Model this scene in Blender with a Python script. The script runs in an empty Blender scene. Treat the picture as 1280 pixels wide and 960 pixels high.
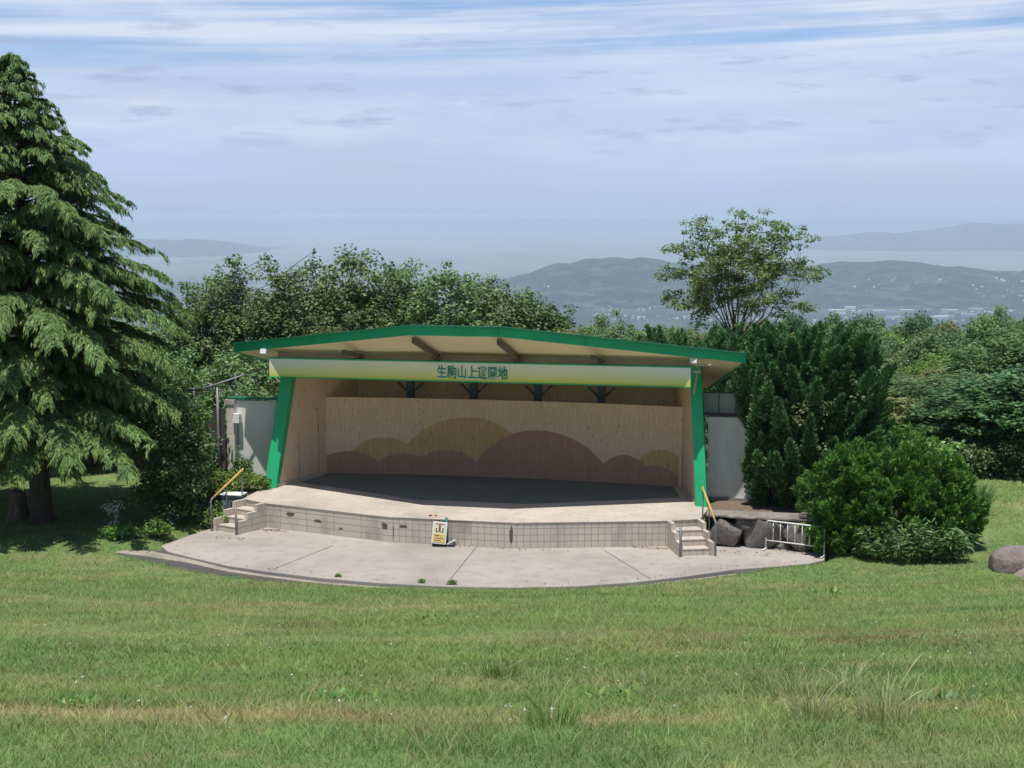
import bpy, bmesh, math, random
import numpy as np
from mathutils import Vector, Matrix

rng = np.random.default_rng(7)
random.seed(7)
SC = bpy.context.scene
COL = SC.collection
PI = math.pi

# ------------------------------------------------------------------ frame of the place
CAM_Z = 9.0
PITCH = math.atan(212 / 1800.0)
O = np.array([-1.0, 41.7, 0.0])                 # middle of the line between the two green pillars
YAW = math.atan2(-2.77, 12.77)
UX = np.array([math.cos(YAW), math.sin(YAW), 0.0])
UY = np.array([-math.sin(YAW), math.cos(YAW), 0.0])
SUN_EL = math.radians(75.5)
SUN_AZ = np.array([-UY[0], -UY[1]])             # towards the sun, horizontally
S = 0.72                                         # height of the stage floor


def W(u, v, z=0.0):
    p = O + UX * u + UY * v
    return (p[0], p[1], z)


# ------------------------------------------------------------------ mesh helpers
class MB:
    def __init__(self):
        self.v = []
        self.f = []

    def add(self, vs, fs):
        b = len(self.v)
        self.v += [tuple(map(float, p)) for p in vs]
        self.f += [tuple(i + b for i in f) for f in fs]
        return self

    def box(self, c, s, rz=0.0, rx=0.0, ry=0.0, taper=1.0):
        M = Matrix.Translation(c) @ Matrix.Rotation(rz, 4, 'Z') @ Matrix.Rotation(rx, 4, 'X') @ Matrix.Rotation(ry, 4, 'Y')
        vs = []
        for z in (-.5, .5):
            t = taper if z > 0 else 1.0
            for x, y in ((-.5, -.5), (.5, -.5), (.5, .5), (-.5, .5)):
                vs.append(M @ Vector((x * s[0] * t, y * s[1] * t, z * s[2])))
        return self.add(vs, [(3, 2, 1, 0), (4, 5, 6, 7), (0, 1, 5, 4), (1, 2, 6, 5), (2, 3, 7, 6), (3, 0, 4, 7)])

    def bar(self, a, b, w, h):
        a = Vector(a); b = Vector(b); d = (b - a)
        L = d.length; d.normalize()
        up = Vector((0, 0, 1)) if abs(d.z) < .98 else Vector((0, 1, 0))
        x = d.cross(up).normalized(); y = x.cross(d).normalized()
        vs = []
        for p in (a, b):
            for sx, sy in ((-1, -1), (1, -1), (1, 1), (-1, 1)):
                vs.append(p + x * sx * w / 2 + y * sy * h / 2)
        return self.add(vs, [(0, 1, 2, 3), (7, 6, 5, 4), (1, 0, 4, 5), (2, 1, 5, 6), (3, 2, 6, 7), (0, 3, 7, 4)])

    def prism(self, poly, z0, z1):
        n = len(poly)
        z0s = z0 if hasattr(z0, '__len__') else [z0] * n
        z1s = z1 if hasattr(z1, '__len__') else [z1] * n
        vs = [(p[0], p[1], z0s[i]) for i, p in enumerate(poly)] + [(p[0], p[1], z1s[i]) for i, p in enumerate(poly)]
        fs = [tuple(reversed(range(n))), tuple(range(n, 2 * n))]
        for i in range(n):
            j = (i + 1) % n
            fs.append((i, j, n + j, n + i))
        return self.add(vs, fs)

    def tube(self, pts, radii, n=8, cap=True):
        pts = [Vector(p) for p in pts]
        if not hasattr(radii, '__len__'):
            radii = [radii] * len(pts)
        vs = []; fs = []
        t0 = (pts[1] - pts[0]).normalized()
        ref = Vector((1, 0, 0)) if abs(t0.x) < .8 else Vector((0, 1, 0))
        x = t0.cross(ref).normalized()
        for i, p in enumerate(pts):
            t = (pts[min(i + 1, len(pts) - 1)] - pts[max(i - 1, 0)]).normalized()
            x = (x - t * x.dot(t)).normalized()
            y = t.cross(x)
            for k in range(n):
                a = 2 * PI * k / n
                vs.append(p + (x * math.cos(a) + y * math.sin(a)) * radii[i])
        for i in range(len(pts) - 1):
            for k in range(n):
                k2 = (k + 1) % n
                fs.append((i * n + k, i * n + k2, (i + 1) * n + k2, (i + 1) * n + k))
        if cap:
            fs.append(tuple(reversed(range(n))))
            fs.append(tuple(range((len(pts) - 1) * n, len(pts) * n)))
        return self.add(vs, fs)

    def build(self, name, mat, parent=None, bevel=0.0, smooth=False, seg=1):
        me = bpy.data.meshes.new(name)
        me.from_pydata(self.v, [], self.f)
        bm = bmesh.new(); bm.from_mesh(me)
        bmesh.ops.recalc_face_normals(bm, faces=bm.faces)
        if bevel > 0:
            es = [e for e in bm.edges if len(e.link_faces) == 2 and e.calc_face_angle(0) > .5]
            bmesh.ops.bevel(bm, geom=es, offset=bevel, segments=seg, affect='EDGES', clamp_overlap=True)
        bm.to_mesh(me); bm.free()
        return link(name, me, mat, parent, smooth)


def link(name, me, mat, parent=None, smooth=False):
    if mat is not None:
        me.materials.append(mat)
    if smooth:
        me.polygons.foreach_set('use_smooth', [True] * len(me.polygons))
    o = bpy.data.objects.new(name, me)
    COL.objects.link(o)
    if parent is not None:
        o.parent = parent
    return o


def npmesh(name, co, faces_len, loops, col=None, smooth=False):
    """mesh straight from numpy arrays"""
    me = bpy.data.meshes.new(name)
    me.vertices.add(len(co))
    me.vertices.foreach_set('co', np.ascontiguousarray(co, np.float32).ravel())
    me.loops.add(len(loops))
    me.loops.foreach_set('vertex_index', np.ascontiguousarray(loops, np.int32))
    me.polygons.add(len(faces_len))
    starts = np.concatenate(([0], np.cumsum(faces_len)[:-1])).astype(np.int32)
    me.polygons.foreach_set('loop_start', starts)
    me.polygons.foreach_set('loop_total', np.ascontiguousarray(faces_len, np.int32))
    if col is not None:
        a = me.color_attributes.new('Col', 'FLOAT_COLOR', 'POINT')
        c4 = np.ones((len(co), 4), np.float32); c4[:, :3] = col
        a.data.foreach_set('color', c4.ravel())
    me.update(calc_edges=True)
    if smooth:
        me.polygons.foreach_set('use_smooth', [True] * len(me.polygons))
    return me


def tag(o, label=None, cat=None, group=None, kind=None):
    if label: o['label'] = label
    if cat: o['category'] = cat
    if group: o['group'] = group
    if kind: o['kind'] = kind
    return o


def empty(name, loc=(0, 0, 0), rz=0.0):
    o = bpy.data.objects.new(name, None)
    o.empty_display_size = .3
    COL.objects.link(o)
    o.location = loc
    o.rotation_euler = (0, 0, rz)
    return o


def thing(name, label, cat, loc=(0, 0, 0), rz=0.0, group=None):
    return tag(empty(name, loc, rz), label, cat, group)


def copy_tree(o, parent=None):
    c = o.copy(); COL.objects.link(c); c.parent = parent
    for ch in list(o.children):
        copy_tree(ch, c)
    return c


# ------------------------------------------------------------------ numpy noise
def _h(ix, iy, seed):
    n = (ix.astype(np.int64) * 374761393 + iy.astype(np.int64) * 668265263 + seed * 1442695041) & 0xffffffff
    n = ((n ^ (n >> 13)) * 1274126177) & 0xffffffff
    return ((n ^ (n >> 16)) & 0xffff) / 65535.0


def vnoise(x, y, seed=0):
    x = np.asarray(x, float); y = np.asarray(y, float)
    ix = np.floor(x); iy = np.floor(y)
    fx = x - ix; fy = y - iy
    fx = fx * fx * (3 - 2 * fx); fy = fy * fy * (3 - 2 * fy)
    a = _h(ix, iy, seed); b = _h(ix + 1, iy, seed); c = _h(ix, iy + 1, seed); d = _h(ix + 1, iy + 1, seed)
    return (a * (1 - fx) + b * fx) * (1 - fy) + (c * (1 - fx) + d * fx) * fy


def fbm(x, y, seed=0, o=4):
    s = 0; a = .5; t = 0
    for i in range(o):
        s = s + a * vnoise(np.asarray(x) * 2 ** i, np.asarray(y) * 2 ** i, seed + i * 17); t += a; a *= .5
    return s / t


def sstep(a, b, x):
    t = np.clip((x - a) / (b - a), 0, 1)
    return t * t * (3 - 2 * t)


# ------------------------------------------------------------------ materials
def newmat(name):
    m = bpy.data.materials.new(name); m.use_nodes = True
    nt = m.node_tree
    return m, nt, nt.nodes['Principled BSDF']


def N(nt, typ, **kw):
    n = nt.nodes.new(typ)
    for k, v in kw.items():
        if k in n.inputs:
            n.inputs[k].default_value = v
        else:
            setattr(n, k, v)
    return n


def ramp(nt, stops, fac=None, interp='LINEAR'):
    r = nt.nodes.new('ShaderNodeValToRGB')
    r.color_ramp.interpolation = interp
    e = r.color_ramp.elements
    while len(e) < len(stops):
        e.new(.5)
    for i, (p, c) in enumerate(stops):
        e[i].position = p
        e[i].color = (c[0], c[1], c[2], 1) if hasattr(c, '__len__') else (c, c, c, 1)
    if fac is not None:
        nt.links.new(fac, r.inputs['Fac'])
    return r


def mixc(nt, fac, a, b, mode='MIX'):
    m = nt.nodes.new('ShaderNodeMix'); m.data_type = 'RGBA'; m.blend_type = mode
    for sock, val in ((m.inputs[0], fac), (m.inputs[6], a), (m.inputs[7], b)):
        if hasattr(val, 'is_output'):
            nt.links.new(val, sock)
        elif hasattr(val, '__len__'):
            sock.default_value = (val[0], val[1], val[2], 1)
        else:
            sock.default_value = val
    return m.outputs[2]


def coords(nt, scale=(1, 1, 1), kind='Object', rot=(0, 0, 0)):
    tc = nt.nodes.new('ShaderNodeTexCoord')
    mp = nt.nodes.new('ShaderNodeMapping')
    mp.inputs['Scale'].default_value = scale
    mp.inputs['Rotation'].default_value = rot
    nt.links.new(tc.outputs[kind], mp.inputs['Vector'])
    return mp.outputs[0]


def noise(nt, vec, scale, detail=4, rough=.55):
    n = nt.nodes.new('ShaderNodeTexNoise')
    n.inputs['Scale'].default_value = scale
    n.inputs['Detail'].default_value = detail
    n.inputs['Roughness'].default_value = rough
    nt.links.new(vec, n.inputs['Vector'])
    return n.outputs['Fac']


def bump(nt, bsdf, h, strength=.3, dist=.02):
    b = nt.nodes.new('ShaderNodeBump')
    b.inputs['Strength'].default_value = strength
    b.inputs['Distance'].default_value = dist
    nt.links.new(h, b.inputs['Height'])
    nt.links.new(b.outputs[0], bsdf.inputs['Normal'])


def mat_plain(name, col, rough=.6, var=.12, vscale=2.0, metal=0.0, bumps=.1, spec=.4, dirt=None):
    m, nt, b = newmat(name)
    v = coords(nt)
    n1 = noise(nt, v, vscale, 5)
    lo = tuple(c * (1 - var) for c in col); hi = tuple(min(1, c * (1 + var)) for c in col)
    r = ramp(nt, [(.3, lo), (.7, hi)], n1)
    out = r.outputs[0]
    if dirt:
        n2 = noise(nt, coords(nt, (1, 1, .25)), vscale * 1.7, 6, .65)
        f = ramp(nt, [(.55, 0.0), (.75, 1.0)], n2)
        fm = N(nt, 'ShaderNodeMath', operation='MULTIPLY'); fm.inputs[1].default_value = dirt[1]
        nt.links.new(f.outputs[0], fm.inputs[0])
        out = mixc(nt, fm.outputs[0], out, dirt[0])
    nt.links.new(out, b.inputs['Base Color'])
    b.inputs['Roughness'].default_value = rough
    b.inputs['Metallic'].default_value = metal
    b.inputs['Specular IOR Level'].default_value = spec
    if bumps:
        bump(nt, b, noise(nt, v, vscale * 25, 3), bumps, .01)
    return m


def mat_leaf(name, c_dark, c_mid, c_light, trans=.3, rough=.55, objvar=.18):
    m, nt, b = newmat(name)
    c_dark, c_mid, c_light = [tuple(min(.6, q * LEAF_GAIN) for q in c) for c in (c_dark, c_mid, c_light)]
    g = nt.nodes.new('ShaderNodeNewGeometry')
    r = ramp(nt, [(0, c_dark), (.55, c_mid), (1, c_light)], g.outputs['Random Per Island'])
    oi = nt.nodes.new('ShaderNodeObjectInfo')
    n1 = noise(nt, coords(nt), .9, 2)
    hs = nt.nodes.new('ShaderNodeHueSaturation')
    mr = N(nt, 'ShaderNodeMapRange'); nt.links.new(oi.outputs['Random'], mr.inputs[0])
    mr.inputs[3].default_value = 1 - objvar; mr.inputs[4].default_value = 1 + objvar
    m2 = N(nt, 'ShaderNodeMapRange'); nt.links.new(n1, m2.inputs[0])
    m2.inputs[1].default_value = .3; m2.inputs[2].default_value = .7; m2.inputs[3].default_value = .8; m2.inputs[4].default_value = 1.25
    mm = N(nt, 'ShaderNodeMath', operation='MULTIPLY'); nt.links.new(mr.outputs[0], mm.inputs[0]); nt.links.new(m2.outputs[0], mm.inputs[1])
    nt.links.new(mm.outputs[0], hs.inputs['Value'])
    mh = N(nt, 'ShaderNodeMapRange'); nt.links.new(oi.outputs['Random'], mh.inputs[0])
    mh.inputs[3].default_value = .482; mh.inputs[4].default_value = .512
    nt.links.new(mh.outputs[0], hs.inputs['Hue'])
    nt.links.new(r.outputs[0], hs.inputs['Color'])
    nt.links.new(hs.outputs[0], b.inputs['Base Color'])
    b.inputs['Roughness'].default_value = rough
    b.inputs['Specular IOR Level'].default_value = .35
    t = nt.nodes.new('ShaderNodeBsdfTranslucent')
    tcol = mixc(nt, 1.0, hs.outputs[0], (1.25, 1.3, .6), 'MULTIPLY')
    nt.links.new(tcol, t.inputs['Color'])
    ms = nt.nodes.new('ShaderNodeMixShader'); ms.inputs[0].default_value = trans
    nt.links.new(b.outputs[0], ms.inputs[1]); nt.links.new(t.outputs[0], ms.inputs[2])
    nt.links.new(ms.outputs[0], nt.nodes['Material Output'].inputs['Surface'])
    return m


def mat_bark(name, col=(.07, .055, .042)):
    m, nt, b = newmat(name)
    v = coords(nt, (6, 6, 1.2))
    n1 = noise(nt, v, 2.5, 6, .65)
    r = ramp(nt, [(.3, tuple(c * .5 for c in col)), (.7, tuple(c * 1.5 for c in col))], n1)
    nt.links.new(r.outputs[0], b.inputs['Base Color'])
    b.inputs['Roughness'].default_value = .9
    bump(nt, b, n1, .8, .04)
    return m


M = {}
LEAF_GAIN = 1.7


def make_materials():
    M['green_paint'] = mat_plain('green_paint', (.018, .40, .17), .46, .10, 1.5, bumps=.08, dirt=((.03, .24, .12), .7))
    M['green_dark'] = mat_plain('green_trim', (.015, .16, .08), .5, .1)
    M['soffit'] = mat_plain('soffit_board', (.86, .72, .51), .65, .06, .8, bumps=.05)
    M['beam'] = mat_plain('beam_paint', (.13, .09, .07), .5, .12)
    M['purlin'] = mat_plain('purlin_paint', (.45, .37, .27), .6, .08)
    M['steel_blue'] = mat_plain('post_paint', (.03, .06, .11), .5, .1)
    M['white_wall'] = mat_plain('white_wall_paint', (.78, .75, .70), .75, .05, .7, bumps=.12, dirt=((.3, .28, .25), .4))
    M['white_metal'] = mat_plain('white_metal', (.74, .73, .70), .45, .06, 3, bumps=.03, dirt=((.35, .26, .18), .35))
    M['grey_metal'] = mat_plain('grey_metal', (.22, .22, .22), .5, .15, 3, metal=.3, bumps=.03)
    M['wood_rail'] = mat_plain('rail_wood', (.62, .36, .11), .55, .15, 4)
    M['grey_box'] = mat_plain('cabinet_paint', (.24, .28, .32), .5, .06)
    M['dark_board'] = mat_plain('weathered_board', (.085, .065, .06), .85, .3, 3)
    M['block'] = None
    # pale concrete with stains
    def concrete(name, base, dark, sc=.35, cracks=False):
        m, nt, b = newmat(name)
        v = coords(nt)
        n1 = noise(nt, v, sc, 7, .62)
        n2 = noise(nt, v, sc * 9, 5, .6)
        n3 = noise(nt, v, 40, 3, .5)
        r = ramp(nt, [(.30, tuple(c * .70 for c in base)), (.5, base), (.70, tuple(min(1, c * 1.14) for c in base))], n1)
        f = ramp(nt, [(.50, 0.0), (.68, .75)], n2)
        c = mixc(nt, f.outputs[0], r.outputs[0], dark)
        f3 = ramp(nt, [(.35, .85), (.65, 1.1)], n3)
        c = mixc(nt, 1.0, c, f3.outputs[0], 'MULTIPLY')
        nt.links.new(c, b.inputs['Base Color'])
        b.inputs['Roughness'].default_value = .88
        b.inputs['Specular IOR Level'].default_value = .25
        bump(nt, b, n3, .25, .01)
        return m
    M['apron'] = concrete('apron_concrete', (.385, .34, .295), (.31, .265, .225), .3)
    M['stage_floor'] = concrete('stage_floor_concrete', (.49, .425, .36), (.40, .345, .29), .6)
    M['asphalt'] = concrete('asphalt', (.085, .08, .078), (.06, .058, .058), .8)
    M['kerb'] = concrete('kerb_concrete', (.36, .31, .25), (.24, .2, .16), .9)
    M['cap'] = concrete('cap_concrete', (.27, .24, .2), (.12, .1, .085), 1.2)
    M['cap_dark'] = concrete('earth_backing', (.05, .042, .036), (.03, .026, .024), 1.3)
    M['broken'] = concrete('broken_tile_bed', (.14, .115, .095), (.07, .06, .05), 3.0)
    M['stone'] = concrete('wall_stone', (.20, .175, .16), (.085, .075, .07), 1.8)
    M['boulder'] = concrete('boulder_stone', (.27, .21, .195), (.16, .125, .12), 1.4)
    for nm_ in ('stone', 'boulder'):
        nt = M[nm_].node_tree; b = nt.nodes['Principled BSDF']
        vv_ = coords(nt)
        h1 = noise(nt, vv_, 3.5, 8, .68)
        bump(nt, b, h1, 1.0, .10)
    # tiles of the stage front
    def tiles(name, c1, c2, mortar, w, h, msize=.012, rough=.7):
        m, nt, b = newmat(name)
        uv = nt.nodes.new('ShaderNodeUVMap')
        bt = nt.nodes.new('ShaderNodeTexBrick')
        bt.offset = 0.0
        bt.inputs['Scale'].default_value = 1.0
        bt.inputs['Brick Width'].default_value = w
        bt.inputs['Row Height'].default_value = h
        bt.inputs['Mortar Size'].default_value = msize
        bt.inputs['Mortar Smooth'].default_value = .1
        bt.inputs['Color1'].default_value = (*c1, 1); bt.inputs['Color2'].default_value = (*c2, 1); bt.inputs['Mortar'].default_value = (*mortar, 1)
        nt.links.new(uv.outputs[0], bt.inputs['Vector'])
        n1 = noise(nt, coords(nt, (1, 1, .45)), 1.1, 6, .65)
        f = ramp(nt, [(.50, 0.0), (.66, .62)], n1)
        c = mixc(nt, f.outputs[0], bt.outputs['Color'], tuple(x * .45 for x in c1))
        nt.links.new(c, b.inputs['Base Color'])
        b.inputs['Roughness'].default_value = rough
        bump(nt, b, bt.outputs['Fac'], -.4, .01)
        return m
    M['tile'] = tiles('face_tile', (.58, .505, .42), (.53, .46, .385), (.28, .235, .195), .185, .18, .008)
    M['tile_wide'] = tiles('face_block', (.58, .505, .42), (.54, .47, .39), (.25, .21, .175), .92, .18, .008)
    M['block'] = tiles('pale_block', (.74, .68, .60), (.70, .64, .56), (.48, .43, .38), .4, .2, .008)
    # knotty boards
    def boards(name, c1, c2, knot, bw=.15):
        m, nt, b = newmat(name)
        tc = nt.nodes.new('ShaderNodeUVMap')
        v = tc.outputs[0]
        bt = nt.nodes.new('ShaderNodeTexBrick')
        bt.offset = .37; bt.offset_frequency = 1
        bt.inputs['Scale'].default_value = 1
        bt.inputs['Brick Width'].default_value = 1.82
        bt.inputs['Row Height'].default_value = bw
        bt.inputs['Mortar Size'].default_value = .0035
        bt.inputs['Color1'].default_value = (*c1, 1); bt.inputs['Color2'].default_value = (*c2, 1)
        bt.inputs['Mortar'].default_value = (*[x * .72 for x in c1], 1)
        mp = N(nt, 'ShaderNodeMapping'); mp.inputs['Rotation'].default_value = (0, 0, PI / 2)
        nt.links.new(v, mp.inputs[0]); nt.links.new(mp.outputs[0], bt.inputs['Vector'])
        mp2 = N(nt, 'ShaderNodeMapping'); mp2.inputs['Scale'].default_value = (14, 1.2, 1)
        nt.links.new(v, mp2.inputs[0])
        g = noise(nt, mp2.outputs[0], 2.0, 5, .6)
        gr = ramp(nt, [(.3, .80), (.7, 1.12)], g)
        c = mixc(nt, 1.0, bt.outputs['Color'], gr.outputs[0], 'MULTIPLY')
        mp3 = N(nt, 'ShaderNodeMapping'); mp3.inputs['Scale'].default_value = (7.5, 3.0, 1)
        nt.links.new(v, mp3.inputs[0])
        vo = N(nt, 'ShaderNodeTexVoronoi'); vo.inputs['Scale'].default_value = 1.0
        nt.links.new(mp3.outputs[0], vo.inputs['Vector'])
        vd = ramp(nt, [(.07, .9), (.2, 0.0)], vo.outputs['Distance'])
        sel = N(nt, 'ShaderNodeSeparateColor'); nt.links.new(vo.outputs['Color'], sel.inputs[0])
        gt = N(nt, 'ShaderNodeMath', operation='GREATER_THAN'); gt.inputs[1].default_value = .5
        nt.links.new(sel.outputs[0], gt.inputs[0])
        kk = N(nt, 'ShaderNodeMath', operation='MULTIPLY'); nt.links.new(vd.outputs[0], kk.inputs[0]); nt.links.new(gt.outputs[0], kk.inputs[1])
        c = mixc(nt, kk.outputs[0], c, knot)
        nt.links.new(c, b.inputs['Base Color'])
        b.inputs['Roughness'].default_value = .62
        b.inputs['Specular IOR Level'].default_value = .3
        return m
    M['boards'] = boards('knotty_board', (.77, .57, .425), (.73, .535, .395), (.33, .19, .13))
    M['mural_yellow'] = boards('mural_ochre', (.62, .40, .215), (.58, .37, .195), (.33, .17, .08))
    M['mural_brown'] = boards('mural_brown', (.47, .265, .195), (.44, .245, .18), (.28, .13, .1))
    # floor mat
    m, nt, b = newmat('stage_mat')
    v = coords(nt); n1 = noise(nt, v, 1.2, 6, .6)
    r = ramp(nt, [(.3, (.118, .145, .148)), (.7, (.155, .185, .182))], n1)
    nt.links.new(r.outputs[0], b.inputs['Base Color']); b.inputs['Roughness'].default_value = .8
    M['mat'] = m
    # sign face: white at the top fading to yellow green (a printed gradient)
    m, nt, b = newmat('sign_print')
    tc = nt.nodes.new('ShaderNodeTexCoord'); sp = nt.nodes.new('ShaderNodeSeparateXYZ')
    nt.links.new(tc.outputs['Object'], sp.inputs[0])
    mr = N(nt, 'ShaderNodeMapRange'); mr.inputs[1].default_value = 4.18; mr.inputs[2].default_value = 4.72
    nt.links.new(sp.outputs['Z'], mr.inputs[0])
    r = ramp(nt, [(0, (.53, .61, .08)), (.18, (.67, .68, .20)), (.55, (.77, .77, .52)), (1, (.82, .84, .80))], mr.outputs[0])
    nt.links.new(r.outputs[0], b.inputs['Base Color']); b.inputs['Roughness'].default_value = .4
    M['sign'] = m
    M['letter'] = mat_plain('letter_green', (.010, .25, .16), .45, .05, bumps=0)
    M['letter_edge'] = mat_plain('letter_pale', (.72, .80, .76), .5, .03, bumps=0)
    M['panel_glass'] = mat_plain('translucent_panel', (.36, .38, .39), .35, .15, 1.2, bumps=.02)
    M['black'] = mat_plain('black_plastic', (.02, .02, .022), .5, .1)
    M['green_pot'] = mat_plain('stand_green', (.02, .17, .12), .45, .1)
    M['poster'] = mat_plain('poster_cream', (.74, .66, .46), .5, .03, bumps=0)
    M['poster_yellow'] = mat_plain('poster_yellow', (.68, .50, .16), .5, .04, bumps=0)
    M['poster_brown'] = mat_plain('poster_brown', (.16, .09, .06), .5, .04, bumps=0)
    M['red_mark'] = mat_plain('red_paint', (.62, .27, .22), .5, .1)
    M['bark'] = mat_bark('bark')
    M['bark_grey'] = mat_bark('bark_grey', (.11, .10, .09))
    M['stump'] = mat_bark('stump_bark', (.16, .12, .095))
    M['cedar'] = mat_leaf('cedar_needles', (.034, .064, .020), (.074, .122, .032), (.135, .192, .050), .22, .6, .06)
    M['juniper'] = mat_leaf('juniper_sprays', (.018, .055, .020), (.038, .098, .034), (.080, .16, .052), .2, .6, .08)
    M['clipped'] = mat_leaf('bush_sprays', (.03, .075, .016), (.055, .125, .022), (.095, .185, .035), .25, .6, .08)
    M['leaf_olive'] = mat_leaf('leaf_olive', (.046, .078, .032), (.085, .135, .050), (.15, .20, .085), .28, .6)
    M['leaf_green'] = mat_leaf('leaf_green', (.038, .074, .026), (.072, .13, .043), (.13, .19, .07), .28, .48)
    M['leaf_yellow'] = mat_leaf('leaf_yellowish', (.07, .085, .028), (.125, .14, .05), (.19, .19, .08), .28, .5)
    M['leaf_dark'] = mat_leaf('leaf_dark', (.026, .058, .023), (.048, .097, .035), (.09, .145, .055), .25, .5)
    M['leaf_bright'] = mat_leaf('leaf_bright', (.05, .10, .02), (.095, .17, .036), (.16, .24, .07), .32, .5)
    M['leaf_open'] = mat_leaf('leaf_open_tree', (.05, .09, .028), (.10, .165, .055), (.17, .24, .095), .3, .5)
    M['bamboo'] = mat_leaf('bamboo_leaf', (.04, .10, .03), (.075, .155, .045), (.15, .24, .10), .25, .38)
    M['flower'] = mat_plain('white_flower', (.72, .7, .66), .6, .05, bumps=0)
    # lawn blades and ground with vertex colours (their own growth colours)
    for nm, mul, tr in (('grass_blade', 1.0, .35), ('ground_soil', 1.0, 0)):
        m, nt, b = newmat(nm)
        at = nt.nodes.new('ShaderNodeAttribute'); at.attribute_name = 'Col'
        c = at.outputs['Color']
        if nm == 'ground_soil':
            f = ramp(nt, [(.3, .7), (.7, 1.25)], noise(nt, coords(nt), 9.0, 6, .65))
            c = mixc(nt, 1.0, c, f.outputs[0], 'MULTIPLY')
        nt.links.new(c, b.inputs['Base Color'])
        b.inputs['Roughness'].default_value = .6 if tr else .95
        b.inputs['Specular IOR Level'].default_value = .25
        if tr:
            t = nt.nodes.new('ShaderNodeBsdfTranslucent')
            nt.links.new(mixc(nt, 1.0, c, (1.2, 1.25, .7), 'MULTIPLY'), t.inputs['Color'])
            ms = nt.nodes.new('ShaderNodeMixShader'); ms.inputs[0].default_value = tr
            nt.links.new(b.outputs[0], ms.inputs[1]); nt.links.new(t.outputs[0], ms.inputs[2])
            nt.links.new(ms.outputs[0], nt.nodes['Material Output'].inputs['Surface'])
        M[nm] = m
    # far woods on the hills, far mountains
    m, nt, b = newmat('far_woods')
    v = coords(nt)
    n1 = noise(nt, v, .0075, 9, .68); n2 = noise(nt, v, .035, 4, .7)
    r = ramp(nt, [(.42, (.005, .016, .012)), (.49, (.011, .028, .018)), (.545, (.028, .052, .028)), (.62, (.07, .09, .05))], n1)
    f = ramp(nt, [(.35, .35), (.65, 1.6)], n2)
    c = mixc(nt, 1.0, r.outputs[0], f.outputs[0], 'MULTIPLY')
    nt.links.new(c, b.inputs['Base Color']); b.inputs['Roughness'].default_value = 1
    bump(nt, b, n2, 1.0, 18.0)
    M['far_woods'] = m
    M['town_wall'] = mat_plain('town_pale', (.36, .355, .34), .7, .2, .01, bumps=0)
    M['town_white'] = mat_plain('warehouse_white', (.50, .51, .52), .6, .05, .01, bumps=0)
    M['town_grey'] = mat_plain('warehouse_roof', (.27, .29, .32), .6, .12, .01, bumps=0)
    M['town_blue'] = mat_plain('warehouse_roof_blue', (.16, .21, .27), .6, .12, .01, bumps=0)


make_materials()

# ------------------------------------------------------------------ camera, light, sky
cam = bpy.data.cameras.new('camera')
cam.sensor_width = 36.0
cam.lens = 36.0 * 1800 / 1280
cam.clip_start = .1
cam.clip_end = 120000
co = bpy.data.objects.new('camera', cam)
COL.objects.link(co)
co.location = (0, 0, CAM_Z)
co.rotation_euler = (PI / 2 - PITCH, 0, 0)
SC.camera = co

sun = bpy.data.lights.new('sun', 'SUN')
sun.energy = 4.9
sun.angle = math.radians(.53)
sun.color = (1.0, .975, .925)
so = bpy.data.objects.new('sun', sun)
COL.objects.link(so)
SD = Vector((SUN_AZ[0] * math.cos(SUN_EL), SUN_AZ[1] * math.cos(SUN_EL), math.sin(SUN_EL)))
so.rotation_euler = SD.to_track_quat('Z', 'Y').to_euler()
so.location = (0, 0, 60)


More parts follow.
